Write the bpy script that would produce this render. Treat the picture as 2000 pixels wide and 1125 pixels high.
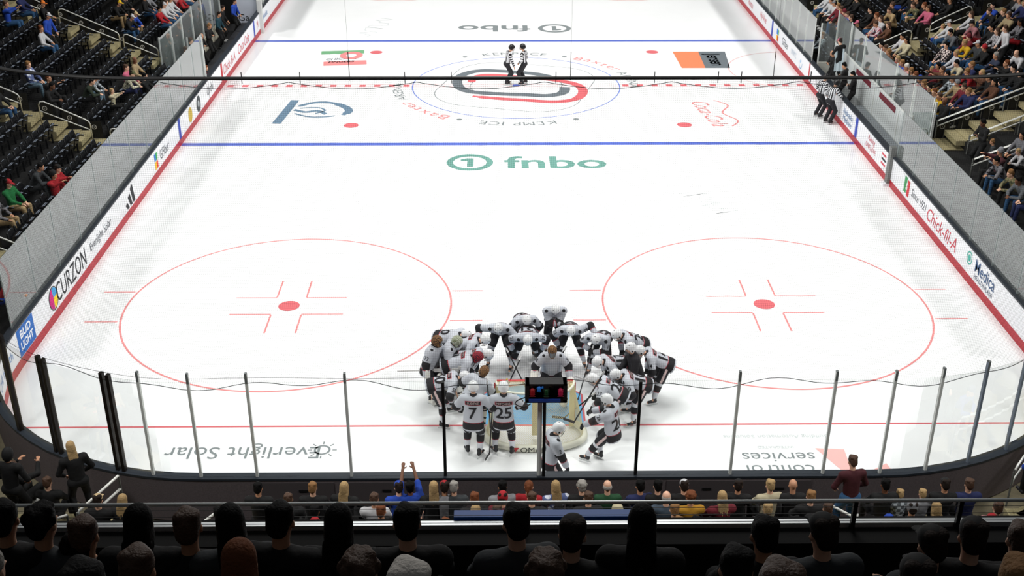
import bpy, bmesh, math, random
import numpy as np
from mathutils import Vector, Matrix
from mathutils.bvhtree import BVHTree
random.seed(7)
sc = bpy.context.scene
for o in list(bpy.data.objects): bpy.data.objects.remove(o)
COL = sc.collection
R = math.radians
# ------------------------------------------------------------------ camera
CAM_F = 2270.11
cp, cyaw, croll = 0.466629, 0.0126556, 0.0021837
Fv = Vector((math.sin(cyaw)*math.cos(cp), math.cos(cyaw)*math.cos(cp), -math.sin(cp)))
Rv = Fv.cross(Vector((0, 0, 1))).normalized(); Uv = Rv.cross(Fv)
R2 = math.cos(croll)*Rv + math.sin(croll)*Uv; U2 = -math.sin(croll)*Rv + math.cos(croll)*Uv
cam = bpy.data.cameras.new('camera'); camo = bpy.data.objects.new('camera', cam); COL.objects.link(camo)
cam.sensor_width = 36; cam.lens = CAM_F/2000*36; cam.clip_end = 300
CAMP = Vector((-0.79614, -19.59216, 15.17303))
M = Matrix((R2, U2, -Fv)).transposed().to_4x4(); M.translation = CAMP
camo.matrix_world = M; sc.camera = camo
def project(v):
    d = Vector(v)-CAMP; z = d.dot(Fv)
    return 1000+CAM_F*d.dot(R2)/z, 562.5-CAM_F*d.dot(U2)/z
# ------------------------------------------------------------------ world, lamps, exposure
w = bpy.data.worlds.new('world'); sc.world = w; w.use_nodes = True
w.node_tree.nodes['Background'].inputs[0].default_value = (.9, .95, 1, 1)
w.node_tree.nodes['Background'].inputs[1].default_value = 0.05
sc.view_settings.view_transform = 'Standard'; sc.view_settings.look = 'None'
sc.view_settings.gamma = 1; sc.view_settings.use_curve_mapping = False
sc.view_settings.exposure = 0.0
def spot(x, y, z, tx, ty, e, cone, size=1.0):
    l = bpy.data.lights.new('arena_lamp', 'SPOT'); l.energy = e; l.spot_size = R(cone); l.spot_blend = .6
    l.shadow_soft_size = size; l.color = (1, .985, .955)
    o = bpy.data.objects.new('arena_lamp', l); COL.objects.link(o); o.location = (x, y, z)
    d = Vector((tx-x, ty-y, -z)); o.rotation_euler = d.to_track_quat('-Z', 'Y').to_euler()
LAMP_E = 5700
for sx in (-1, 1):
    for i in range(6):
        y = 4+i*10.5
        spot(sx*23, y, 19, -sx*3, y+1.5+(3 if i == 0 else 0), LAMP_E*(1.35 if i > 2 else .92), 76 if i else 62)
for i in range(5):
    spot(0, 9+i*11, 24, 0, 9+i*11, LAMP_E*(.65 if i > 1 else .4), 84, 1.5)
for sx in (-1, 1):
    spot(sx*15, -7, 20, -sx*1, 9, LAMP_E*1.5, 66, 1.2)
al = bpy.data.lights.new('ceiling_fill', 'AREA'); al.shape = 'RECTANGLE'; al.size = 14; al.size_y = 26; al.energy = 6600; al.color = (1, .99, .97)  # broad fill added overhead to brighten the balcony rail and ledge
ao = bpy.data.objects.new('ceiling_fill', al); COL.objects.link(ao); ao.location = (0, 17, 27)
# ------------------------------------------------------------------ materials
MATS = {}
def lin(c): return tuple(((v/255+.055)/1.055)**2.4 if v > 10 else v/255/12.92 for v in c)+(1,)
def mat(name, rgb, rough=.6, metal=0, spec=.4, noise=0, nscale=8, bump=0):
    if name in MATS: return MATS[name]
    m = bpy.data.materials.new(name); m.use_nodes = True; nt = m.node_tree
    b = nt.nodes['Principled BSDF']; b.inputs['Roughness'].default_value = rough
    b.inputs['Metallic'].default_value = metal; b.inputs['Specular IOR Level'].default_value = spec
    b.inputs['Base Color'].default_value = lin(rgb)
    if noise or bump:
        tc = nt.nodes.new('ShaderNodeTexCoord'); n = nt.nodes.new('ShaderNodeTexNoise')
        n.inputs['Scale'].default_value = nscale; n.inputs['Detail'].default_value = 4
        nt.links.new(tc.outputs['Object'], n.inputs['Vector'])
        if noise:
            r = nt.nodes.new('ShaderNodeValToRGB'); c = lin(rgb)
            r.color_ramp.elements[0].position = .3; r.color_ramp.elements[1].position = .7
            r.color_ramp.elements[0].color = tuple(v*(1-noise) for v in c[:3])+(1,)
            r.color_ramp.elements[1].color = tuple(min(1, v*(1+noise)) for v in c[:3])+(1,)
            nt.links.new(n.outputs['Fac'], r.inputs[0]); nt.links.new(r.outputs[0], b.inputs['Base Color'])
        if bump:
            bp = nt.nodes.new('ShaderNodeBump'); bp.inputs['Strength'].default_value = bump
            bp.inputs['Distance'].default_value = .02
            nt.links.new(n.outputs['Fac'], bp.inputs['Height']); nt.links.new(bp.outputs[0], b.inputs['Normal'])
    MATS[name] = m; return m
def emis(name, rgb, s):
    m = mat(name, rgb); b = m.node_tree.nodes['Principled BSDF']
    b.inputs['Emission Color'].default_value = lin(rgb); b.inputs['Emission Strength'].default_value = s
    return m
def pattern(name, a, b_, kind, scale):
    """two colour woven / printed cloth"""
    if name in MATS: return MATS[name]
    m = mat(name, a, .8); nt = m.node_tree; tc = nt.nodes.new('ShaderNodeTexCoord')
    if kind == 'check': t = nt.nodes.new('ShaderNodeTexChecker'); out = 'Fac'
    elif kind == 'wave': t = nt.nodes.new('ShaderNodeTexWave'); out = 'Fac'
    else: t = nt.nodes.new('ShaderNodeTexVoronoi'); out = 'Distance'
    t.inputs['Scale'].default_value = scale
    if kind == 'wave' and scale > 10: t.inputs['Distortion'].default_value = 9
    r = nt.nodes.new('ShaderNodeValToRGB'); r.color_ramp.interpolation = 'CONSTANT'
    r.color_ramp.elements[0].color = lin(a); r.color_ramp.elements[1].color = lin(b_); r.color_ramp.elements[1].position = .5 if kind != 'dots' else .42
    nt.links.new(tc.outputs['Object'], t.inputs['Vector']); nt.links.new(t.outputs[out], r.inputs[0])
    nt.links.new(r.outputs[0], nt.nodes['Principled BSDF'].inputs['Base Color']); return m
def glass_mat(name, tint=(.93, .97, .96), refl=1.0, haze=.03):
    if name in MATS: return MATS[name]
    m = bpy.data.materials.new(name); m.use_nodes = True; nt = m.node_tree; nt.nodes.clear()
    o = nt.nodes.new('ShaderNodeOutputMaterial'); t = nt.nodes.new('ShaderNodeBsdfTransparent'); g = nt.nodes.new('ShaderNodeBsdfGlossy')
    t.inputs[0].default_value = (*tint, 1); g.inputs['Roughness'].default_value = .03; g.inputs[0].default_value = (1, 1, 1, 1)
    f = nt.nodes.new('ShaderNodeFresnel'); f.inputs[0].default_value = 1.5
    k = nt.nodes.new('ShaderNodeMath'); k.operation = 'MULTIPLY'; k.inputs[1].default_value = refl; k.use_clamp = True
    mx = nt.nodes.new('ShaderNodeMixShader'); nt.links.new(f.outputs[0], k.inputs[0]); nt.links.new(k.outputs[0], mx.inputs[0])
    nt.links.new(t.outputs[0], mx.inputs[1]); nt.links.new(g.outputs[0], mx.inputs[2])
    d = nt.nodes.new('ShaderNodeBsdfDiffuse'); d.inputs[0].default_value = (.8, .85, .85, 1)
    m2 = nt.nodes.new('ShaderNodeMixShader'); m2.inputs[0].default_value = haze
    nt.links.new(mx.outputs[0], m2.inputs[1]); nt.links.new(d.outputs[0], m2.inputs[2]); nt.links.new(m2.outputs[0], o.inputs[0])
    MATS[name] = m; return m
ICE = mat('rink_ice', (246, 248, 249), .22, noise=.012, nscale=.8, bump=.02)
WHITE = mat('board_white', (236, 238, 242), .35)
KICK = mat('kick_red', (176, 28, 44), .4)
CAPM = mat('cap_black', (38, 44, 52), .45)
BLACKP = mat('paint_black', (14, 14, 15), .5)
METAL = mat('brushed_aluminium', (216, 220, 217), .4, .1)
RAILM = mat('pale_painted_steel', (225, 226, 220), .35, .1)
DARKMET = mat('bronze_black_steel', (34, 28, 24), .4, .5)
CONC = mat('concrete_step', (158, 148, 112), .85, noise=.25, nscale=30)
RISER = mat('dark_riser', (15, 15, 15), .85)
SEATP = mat('seat_plastic', (14, 15, 18), .38, spec=.4)
SEATC = mat('seat_cap_glint', (150, 160, 175), .35, .2)  # grey of the arm caps; also paints the glints on seat edges
NETM = mat('net_cord', (12, 14, 16), .9)
ROPE = mat('rope_black', (20, 24, 26), .9)
GLASS = glass_mat('acrylic_glass', (.93, .97, .96), 1.5, .06)
GLASSN = glass_mat('acrylic_glass_end', (.975, .985, .98), .22, .008)
OUTB = mat('board_back_charcoal', (92, 84, 86), .75, noise=.15, nscale=40)
# ------------------------------------------------------------------ mesh helpers
class MB:
    def __init__(s): s.v = []; s.f = []; s.m = []
    def add(s, vs, fs, mi=0):
        n = len(s.v); s.v += [tuple(v) for v in vs]; s.f += [tuple(i+n for i in f) for f in fs]; s.m += [mi]*len(fs); return s
    def box(s, c, d, mi=0, M=None):
        x, y, z = [q/2 for q in d]; c = Vector(c)
        vs = [Vector((a*x, b*y, e*z)) for a in (-1, 1) for b in (-1, 1) for e in (-1, 1)]
        vs = [(M @ v if M else v)+c for v in vs]
        return s.add(vs, [(0, 1, 3, 2), (4, 6, 7, 5), (0, 4, 5, 1), (2, 3, 7, 6), (0, 2, 6, 4), (1, 5, 7, 3)], mi)
    def tube(s, pts, r, n=8, mi=0, closed=False):
        P = [Vector(p) for p in pts]; rs = r if isinstance(r, (list, tuple)) else [r]*len(P); vs = []; N = len(P)
        for i, p in enumerate(P):
            if closed: t = P[(i+1) % N]-P[i-1]
            else: t = P[min(i+1, N-1)]-P[max(i-1, 0)]
            t = t.normalized() if t.length > 1e-9 else Vector((0, 0, 1))
            a = t.cross(Vector((0, 0, 1)) if abs(t.z) < .9 else Vector((1, 0, 0))).normalized(); b = t.cross(a)
            for k in range(n):
                th = 2*math.pi*k/n+math.pi/4; vs.append(p+rs[i]*(math.cos(th)*a+math.sin(th)*b))
        fs = []
        for i in range(N if closed else N-1):
            j = (i+1) % N
            for k in range(n): fs.append((i*n+k, i*n+(k+1) % n, j*n+(k+1) % n, j*n+k))
        if not closed: fs += [tuple(range(n))[::-1], tuple((N-1)*n+k for k in range(n))]
        return s.add(vs, fs, mi)
    def lathe(s, prof, c=(0, 0, 0), n=24, mi=0):
        vs = []; fs = []; c = Vector(c)
        for r_, z in prof:
            for k in range(n): a = 2*math.pi*k/n; vs.append(c+Vector((r_*math.cos(a), r_*math.sin(a), z)))
        for i in range(len(prof)-1):
            for k in range(n): fs.append((i*n+k, i*n+(k+1) % n, (i+1)*n+(k+1) % n, (i+1)*n+k))
        return s.add(vs, fs, mi)
    def poly(s, pts, mi=0): return s.add(pts, [tuple(range(len(pts)))], mi)
    def mesh(s, name, mats, smooth=False):
        me = bpy.data.meshes.new(name); me.from_pydata(s.v, [], s.f)
        for m in (mats if isinstance(mats, (list, tuple)) else [mats]): me.materials.append(m)
        me.polygons.foreach_set('material_index', s.m)
        if smooth: me.polygons.foreach_set('use_smooth', [True]*len(s.f))
        me.update(); return me
    def build(s, name, mats, parent=None, smooth=False, **k):
        return link(name, s.mesh(name, mats, smooth), parent, **k)
def link(name, me, parent=None, loc=None, rz=None, **k):
    o = bpy.data.objects.new(name, me); COL.objects.link(o)
    if parent: o.parent = parent
    if loc: o.location = loc
    if rz is not None: o.rotation_euler = (0, 0, rz)
    for a, b in k.items(): o[a] = b
    return o
def thing(name, label, cat, loc=(0, 0, 0), rz=0, group=None):
    o = link(name, None, None, loc, rz, label=label, category=cat); o.empty_display_size = .1
    if group: o['group'] = group
    return o
def tag(o, label, cat, group=None):
    o['label'] = label; o['category'] = cat
    if group: o['group'] = group
    return o
def copy_obj(o, parent=None):
    c = o.copy(); COL.objects.link(c); c.parent = parent
    return c
def copy_tree(o, parent=None):
    c = copy_obj(o, parent)
    for ch in CH.get(o.name, o.children): copy_tree(ch, c)
    return c
CH = {}
TXT = {}
def text_geo(s, size=1.0, shear=0, bold=0, sx=1.0):
    """triangulated outline of a word in the built-in font: verts (2D, centred) and faces"""
    key = (s, shear, bold)
    if key not in TXT:
        c = bpy.data.curves.new('t', 'FONT'); c.body = s; c.size = 1; c.shear = shear; c.offset = bold; c.resolution_u = 3
        c.align_x = 'CENTER'; c.align_y = 'CENTER'; c.fill_mode = 'BOTH'
        o = bpy.data.objects.new('t', c); COL.objects.link(o)
        dg = bpy.context.evaluated_depsgraph_get(); dg.update()
        me = bpy.data.meshes.new_from_object(o.evaluated_get(dg))
        V = [tuple(v.co)[:2] for v in me.vertices]; Fc = [tuple(p.vertices) for p in me.polygons]
        bpy.data.objects.remove(o); bpy.data.curves.remove(c); bpy.data.meshes.remove(me)
        if V:
            cx = (min(v[0] for v in V)+max(v[0] for v in V))/2; cy = (min(v[1] for v in V)+max(v[1] for v in V))/2
            V = [(v[0]-cx, v[1]-cy) for v in V]
        TXT[key] = (V, Fc)
    V, Fc = TXT[key]
    return [(v[0]*size*sx, v[1]*size) for v in V], Fc
def text_w(s, size, sx=1.0, bold=0, shear=0):
    V, _ = text_geo(s, size, shear, bold, sx); return max(v[0] for v in V)-min(v[0] for v in V) if V else 0
def put_text(mb, s, size, org, xax, yax, mi=0, shear=0, bold=0, sx=1.0):
    V, Fc = text_geo(s, size, shear, bold, sx); org = Vector(org); xax = Vector(xax); yax = Vector(yax)
    return mb.add([org+xax*a+yax*b for a, b in V], Fc, mi)
def ring(mb, c, r0, r1, z, n=64, mi=0, a0=0, a1=2*math.pi, ell=1.0):
    full = abs(a1-a0-2*math.pi) < 1e-6
    vs = []; fs = []
    for i in range(n+1):
        a = a0+(a1-a0)*i/n
        for r_ in (r0, r1): vs.append((c[0]+r_*math.cos(a), c[1]+r_*math.sin(a)*ell, z))
    for i in range(n): fs.append((2*i, 2*i+1, 2*i+3, 2*i+2))
    return mb.add(vs, fs, mi)
def stroke(mb, pts, wd, z, mi=0):
    P = [Vector((p[0], p[1], 0)) for p in pts]; vs = []; n = len(P)
    wl = wd if isinstance(wd, (list, tuple)) else [wd]*n
    for i, p in enumerate(P):
        t = (P[min(i+1, n-1)]-P[max(i-1, 0)]).normalized(); q = Vector((-t.y, t.x, 0))*wl[i]/2
        vs += [(p.x+q.x, p.y+q.y, z), (p.x-q.x, p.y-q.y, z)]
    return mb.add(vs, [(2*i, 2*i+1, 2*i+3, 2*i+2) for i in range(n-1)], mi)
def catmull(pts, n=6, closed=False):
    P = [Vector(p) for p in pts]; N = len(P); out = []
    for i in range(N if closed else N-1):
        if closed: a, b, c, d = P[i-1], P[i], P[(i+1) % N], P[(i+2) % N]
        else: a, b, c, d = P[max(i-1, 0)], P[i], P[i+1], P[min(i+2, N-1)]
        for k in range(n):
            t = k/n; out.append(.5*((2*b)+(c-a)*t+(2*a-5*b+4*c-d)*t*t+(3*b-a-3*c+d)*t**3))
    if not closed: out.append(P[-1])
    return out
# ------------------------------------------------------------------ the rink
HW, LEN, CR = 12.95, 60.96, 6.1
def outline(off=0.0, seg=14, y0=None):
    """rounded rink outline pushed outwards by off, starting mid near end, going to +X (counter-clockwise)"""
    r = CR+off; W = HW+off; pts = []
    for cx, cy, a0 in ((HW-CR, CR, -90), (HW-CR, LEN-CR, 0), (-HW+CR, LEN-CR, 90), (-HW+CR, CR, 180)):
        for i in range(seg+1):
            a = R(a0+90*i/seg); pts.append(Vector((cx+r*math.cos(a), cy+r*math.sin(a), 0)))
    return pts
ice = MB(); o_ = outline(.02); ice.poly([(p.x, p.y, 0) for p in o_])
ice.add([(p.x, p.y, 0) for p in o_]+[(p.x, p.y, -.03) for p in o_], [(i, (i+1) % len(o_), (i+1) % len(o_)+len(o_), i+len(o_)) for i in range(len(o_))])
floor = ice.build('floor', ICE, kind='structure')
gf = MB(); gf.box((0, 25, -.08), (70, 90, .08)); gf.build('floor', mat('arena_concrete', (120, 113, 92), .9, noise=.2, nscale=6), kind='structure')
PR = mat('ice_paint_red', (232, 146, 146), .3); PRS = mat('ice_paint_red_line', (220, 112, 118), .3)
PB = mat('ice_paint_blue', (92, 112, 200), .3); PG = mat('ice_paint_grey', (134, 142, 144), .3)
PK = mat('ice_paint_charcoal', (112, 120, 126), .3); PT = mat('ice_paint_teal', (112, 160, 150), .3)
PN = mat('ice_paint_navy', (112, 138, 160), .3); PO = mat('ice_paint_orange', (240, 140, 100), .3)
PGN = mat('ice_paint_green', (120, 176, 132), .3); PLT = mat('ice_paint_pale', (206, 214, 214), .3); PC = mat('ice_paint_crease', (112, 180, 226), .3)
PW = mat('ice_paint_white', (244, 246, 246), .3)
Z = .004
def half_w(y): # inner half width at y near the rounded ends
    if y < CR: return HW-CR+math.sqrt(max(0, CR*CR-(CR-y)**2))
    return HW
m = MB(); m.box((0, 3.35, Z/2), (2*half_w(3.35)-.1, .06, Z)); m.build('goal_line', PRS, floor)
for y in (22.86, 38.1):
    m = MB(); m.box((0, y, Z/2), (2*HW-.04, .3, Z)); m.build('blue_line', PB, floor)
m = MB()
n = 40
for i in range(n):
    x = -HW+(2*HW)*(i+.5)/n
    if abs(x) > 4.7: m.box((x, 30.48, Z/2), ((2*HW)/n*.42, .28, Z))
m.box((0, 30.48+.15, Z/2), (2*HW-.04, .02, Z)); m.box((0, 30.48-.15, Z/2), (2*HW-.04, .02, Z))
m.build('center_line', PRS, floor)
for s in (-1, 1):
    for cy in (9.45, 51.5):
        m = MB(); ring(m, (s*6.7, cy), 4.53, 4.585, Z, 96)
        for a in (-1, 1):
            for b in (-1, 1):
                # restraining marks and hash marks
                m.box((s*6.7+a*.42, cy+b*1.05, Z/2), (.05, 1.05, Z)); m.box((s*6.7+a*1.0, cy+b*.5, Z/2), (1.15, .05, Z))
                m.box((s*6.7+a*5.0, cy+b*.9, Z/2), (.9, .05, Z))
        m.build('faceoff_circle', PR, floor)
        m = MB(); ring(m, (s*6.7, cy), 0, .3, Z*1.5, 32); m.build('faceoff_spot', PRS, floor)
    for cy in (25.08, 36.0):
        m = MB(); ring(m, (s*6.7, cy), 0, .3, Z, 32); m.build('faceoff_spot', PRS, floor)
m = MB(); ring(m, (0, 30.48), 4.56, 4.61, Z, 96); m.build('center_circle', mat('ice_paint_thin_blue', (120, 140, 216), .3), floor)
m = MB(); ring(m, (0, 30.48), 0, .17, Z*2, 24); m.build('center_spot', PB, floor)
m = MB(); ring(m, (HW, 30.48+2.4), 3.03, 3.08, Z, 48, a0=R(90), a1=R(270)); m.build('referee_crease', mat('ice_paint_faint_red', (236, 190, 190), .3), floor)
# goal crease
m = MB(); cr = [(-1.22, 3.38)]+[(1.83*math.cos(a), 3.35+1.83*math.sin(a)) for a in np.linspace(R(132), R(48), 20)]+[(1.22, 3.38)]
m.poly([(x, y, Z) for x, y in cr][::-1]); m.build('goal_crease', PC, floor)
m = MB(); stroke(m, cr, .05, Z*1.6); m.build('crease_line', PRS, floor)
# ring lettering
def arc_text(mb, s, rad, a_mid, size, mi=0, sx=1.15, bold=0):
    """letters on a circle, tops outward, reading clockwise"""
    ws = [text_w(c, size, sx)+size*.16 if c != ' ' else size*.45 for c in s]; tot = sum(ws); a = a_mid+tot/rad/2
    for c, wd in zip(s, ws):
        a -= wd/rad/2
        if c != ' ':
            cx, cy = rad*math.cos(a), 30.48+rad*math.sin(a)
            put_text(mb, c, size, (cx, cy, Z), (math.sin(a), -math.cos(a), 0), (math.cos(a), math.sin(a), 0), mi, 0, bold, sx)
        a -= wd/rad/2
m = MB()
for base in (90, 270):
    arc_text(m, 'KEMP ICE', 5.25, R(base), .62, 0); arc_text(m, 'Baxter', 5.3, R(base-48), .78, 1); arc_text(m, 'ARENA', 5.25, R(base-79-3 if 0 else base-80), .62, 0)
    for d in (-27, 27): ring(m, (5.25*math.cos(R(base+d)), 30.48+5.25*math.sin(R(base+d))), 0, .12, Z, 12, 0)
m.build('ring_lettering', [PG, PR], floor)
# centre emblem traced in metres round the centre spot
def emb(pts): return [(x, 30.48+y) for x, y in pts]
def stadium(hx, hy, r_, tilt, n=10, c=(0, 0)):
    out = []
    for sx_, sy_, a0 in ((1, 1, 0), (-1, 1, 90), (-1, -1, 180), (1, -1, 270)):
        for i in range(n+1):
            a = R(a0+90*i/n); out.append((sx_*(hx-r_)+r_*math.cos(a), sy_*(hy-r_)+r_*math.sin(a)))
    ct, st = math.cos(R(tilt)), math.sin(R(tilt))
    return [(c[0]+x*ct-y*st, c[1]+x*st+y*ct) for x, y in out]
m = MB()
oo = stadium(3.2, 3.4, 1.9, -16); m0 = emb(oo); stroke(m, m0+m0[:1], .035, Z)
oo = stadium(2.0, 1.35, 1.0, -12); m0 = emb(oo); stroke(m, m0+m0[:1], .03, Z)
m.build('emblem_outline', PG, floor)
cl = lambda a: [(v.x, v.y) for v in catmull([(x, y, 0) for x, y in a], 6)]
m = MB(); stroke(m, emb(cl([(1.9, .9), (1.0, 1.75), (-.6, 2.25), (-1.7, 2.3), (-2.5, 1.5), (-2.6, .2), (-2.2, -.75), (-1.2, -1.15), (.4, -1.35), (1.3, -1.5), (2.0, -1.1), (2.15, -.25)])), .46, Z*1.4)
m.build('emblem_charcoal_band', PK, floor)
m = MB(); stroke(m, emb(cl([(-2.0, .5), (-1.85, 1.25), (-1.2, 1.62), (0.2, 1.3), (1.7, .85), (2.7, .1), (2.9, -1.0), (2.5, -2.0), (1.6, -2.35), (0.2, -2.1), (-1.0, -1.85), (-1.9, -1.55)])), [.1]+[.36]*5+[.42]*36+[.36]*22+[.2]*3, Z*1.8)
m.build('emblem_red_band', mat('ice_paint_emblem_red', (224, 110, 116), .3), floor)
X, NX, Y_, NY = (1, 0, 0), (-1, 0, 0), (0, 1, 0), (0, -1, 0)
# bank logo, near and far
def bank(y, flip, mt, name):
    m = MB(); s = -1 if flip else 1
    ring(m, (-s*2.0+.15, y), .62, .86, Z, 40); 
    m.poly([(-s*2.0+.15+s*a, y+s*b, Z) for a, b in ((.13, .42), (.13, -.45), (-.1, -.45), (-.1, .15), (-.34, .15), (-.34, .32), (-.12, .42))][::-1])
    put_text(m, 'fnbo', 1.75, (s*1.15+.15, y, Z), (s, 0, 0), (0, s, 0), 0, 0, .018, 1.2)
    m.build(name, mt, floor)
bank(20.85, False, PT, 'ice_advert'); bank(40.6, True, PG, 'ice_advert')
# near end texts facing the far side
def ice_text(s, x, y, size, mt, flip=True, shear=0, bold=0, sx=1.0, name='ice_advert', rot=None):
    m = MB()
    if rot is None: xa, ya = ((NX, NY) if flip else (X, Y_))
    else: xa = (math.cos(rot), math.sin(rot), 0); ya = (-math.sin(rot), math.cos(rot), 0)
    put_text(m, s, size, (x, y, Z), xa, ya, 0, shear, bold, sx); return m.build(name, mt, floor)
ice_text('Everlight Solar', -6.62, 2.35, .66, PG, sx=.92)
m = MB(); ring(m, (-4.82, 2.38), .14, .19, Z, 24)
for i in range(8):
    a = R(45*i); m.box((-4.82+.28*math.cos(a), 2.38+.28*math.sin(a), Z/2), (.1, .03, Z), 0, Matrix.Rotation(a, 3, 'Z'))
m.build('ice_advert', PG, floor)
ice_text('control', 5.45, 1.53, .52, PG); ice_text('services', 5.5, 2.02, .52, PG); ice_text('Building Automation Solutions', 5.6, 2.85, .2, PLT)
ice_text('INTEGRATED', 5.5, 2.4, .14, PLT)
m = MB(); m.poly([(6.4, 2.35, Z), (7.05, 2.3, Z), (7.0, 1.45, Z), (6.8, 1.45, Z)][::-1]); m.poly([(7.4, 1.45, Z), (7.85, 1.75, Z), (7.9, 1.45, Z)]); m.build('ice_advert', mat('ice_paint_pink', (246, 190, 186), .3), floor)
# neutral zone logos
m = MB()
stroke(m, cl([(-9.2, 27.55), (-8.6, 28.05), (-7.9, 28.05), (-7.25, 27.5), (-7.0, 26.9), (-7.2, 26.4)]), [.05]+[.22]*14+[.34]*13+[.2]*3, Z)
stroke(m, cl([(-9.2, 26.6), (-8.6, 26.2), (-8.0, 26.15), (-7.5, 26.3)]), .12, Z)
stroke(m, cl([(-9.3, 27.1), (-8.8, 26.8), (-8.3, 26.95), (-7.9, 26.5)]), .2, Z)
stroke(m, cl([(-9.1, 27.3), (-8.4, 27.4), (-8.0, 27.0), (-8.35, 26.6)]), .1, Z)
stroke(m, [(-9.45, 28.4), (-9.75, 25.3)], .36, Z)
m.build('ice_advert', PN, floor)
m = MB(); 
stroke(m, [(-9.35, 35.9), (-7.3, 36.1)], .6, Z, 0); stroke(m, [(-9.0, 34.0), (-7.0, 34.25)], .7, Z, 1)
ring(m, (-7.85, 35.45), .25, .55, Z*1.5, 24, 1, ell=1.2); ring(m, (-8.7, 35.5), 0, .22, Z*1.5, 12, 2)
m.build('ice_advert', [PGN, PR, PW], floor)
ice_text('CHICKEN', -8.25, 34.85, .42, PK, False, .2, .02, .8, rot=R(8)); ice_text('FINGERS', -8.2, 34.35, .4, PK, False, .2, .02, .8, rot=R(8))
m = MB(); m.poly([(7.7, 36.05, Z), (8.95, 36.05, Z), (8.85, 33.2, Z), (7.75, 33.2, Z)][::-1]); m.build('ice_advert', PO, floor)
m = MB(); m.poly([(8.95, 36.05, Z), (10.25, 36.05, Z), (10.0, 33.2, Z), (8.85, 33.2, Z)][::-1]); m.build('ice_advert', PK, floor)
ice_text('Jensen', 9.45, 34.65, .95, PW, False, 0, .02, .8, rot=R(-90))
ice_text('Coca-Cola', 7.95, 26.5, 1.02, PR, False, .35, .0, .75, rot=R(-82)); m = MB(); stroke(m, cl([(8.4, 28.3), (8.9, 27.6), (8.5, 26.6), (8.95, 25.6), (8.6, 24.9)]), .07, Z); m.build('ice_advert', PR, floor)
# signatures written on the ice
random.seed(3)
for (cx, cy, L, ang, mt) in ((-7.2, 40.9, 3.6, 75, mat('ice_marker', (196, 206, 208), .3)), (6.6, 16.6, 3.4, -62, mat('ice_marker_faint', (222, 230, 230), .3))):
    m = MB(); pts = []
    for i in range(26): pts.append((-L/2+L*i/25+random.uniform(-.15, .15), random.choice((-1, 1))*random.uniform(.05, .5), 0))
    pts = [Matrix.Rotation(R(ang), 3, 'Z') @ p for p in catmull(pts, 4)]
    stroke(m, [(p.x+cx, p.y+cy) for p in pts], .025, Z); m.build('ice_signature', mt, floor)
# ------------------------------------------------------------------ dasher boards
def arclist(off=0.0):
    """near end polyline from left straight join round the end to the right straight join"""
    r = CR+off; pts = []
    for i in range(17): a = R(180+90*i/16); pts.append(Vector((-HW+CR+r*math.cos(a), CR+r*math.sin(a), 0)))
    for i in range(1, 8): pts.append(Vector((-HW+CR+(2*HW-2*CR)*i/8, -off, 0)))
    for i in range(17): a = R(270+90*i/16); pts.append(Vector((HW-CR+r*math.cos(a), CR+r*math.sin(a), 0)))
    return pts
def wallstrip(mb, A, B, z0, z1, mi=0):
    n = len(A); vs = [(p.x, p.y, z0) for p in A]+[(p.x, p.y, z1) for p in A]+[(p.x, p.y, z0) for p in B]+[(p.x, p.y, z1) for p in B]; fs = []
    for i in range(n-1):
        fs += [(i, i+1, n+i+1, n+i), (2*n+i+1, 2*n+i, 3*n+i, 3*n+i+1), (n+i, n+i+1, 3*n+i+1, 3*n+i), (i+1, i, 2*n+i, 2*n+i+1)]
    fs += [(0, n, 3*n, 2*n), (n-1, 3*n-1, 4*n-1, 2*n-1)]
    return mb.add(vs, fs, mi)
def boards(name_label, path, back=True, cap=True, kicky=True, cat='rink boards'):
    t = thing('dasher_boards', name_label, cat)
    m = MB(); wallstrip(m, path(0), path(.045), .05, 1.03); m.build('board_face', WHITE, t)
    m = MB(); wallstrip(m, path(-.012), path(0), .0, .24); m.build('kickplate', KICK, t)
    m = MB(); wallstrip(m, path(-.02), path(.2), 1.03, 1.08); m.build('cap_rail', CAPM, t)
    if back: m = MB(); wallstrip(m, path(.15), path(.19), 0, 1.03); m.build('back_panel', OUTB, t)
    return t
def line(x0, y0, x1, y1, sgn):
    def f(off): return [Vector((x0+sgn*off, y0+(y1-y0)*i/12, 0)) if x0 == x1 else Vector((x0+(x1-x0)*i/12, y0, 0)) for i in range(13)]
    return f
nearB = boards('white dasher boards round the near end of the rink behind the goal', arclist)
def sidef(s, y0, y1): return lambda off: [Vector((s*(HW+off), y0+(y1-y0)*i/10, 0)) for i in (range(11) if s > 0 else range(10, -1, -1))]
leftB = boards('long white dasher boards down the left side of the ice below the empty seats', sidef(-1, CR, 39.6))
leftB2 = boards('short white dasher boards at top left beyond the pillar past the bench', sidef(-1, 39.6, LEN-CR))
rightB = boards('white dasher boards on the right of the ice from the near corner to the bench', sidef(1, CR, 18.35))
rightB2 = boards('white dasher boards in front of the right hand bench where the officials stand', sidef(1, 18.35, 30.5))
rightB3 = boards('white dasher boards at top right beyond the bench', sidef(1, 30.5, LEN-CR))
def farpath(off):
    r = CR+off; pts = []
    for i in range(13): a = R(0+90*i/12); pts.append(Vector((HW-CR+r*math.cos(a), LEN-CR+r*math.sin(a), 0)))
    for i in range(13): a = R(90+90*i/12); pts.append(Vector((-HW+CR+r*math.cos(a), LEN-CR+r*math.sin(a), 0)))
    return pts
boards('white dasher boards round the far end of the rink', farpath)
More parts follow.
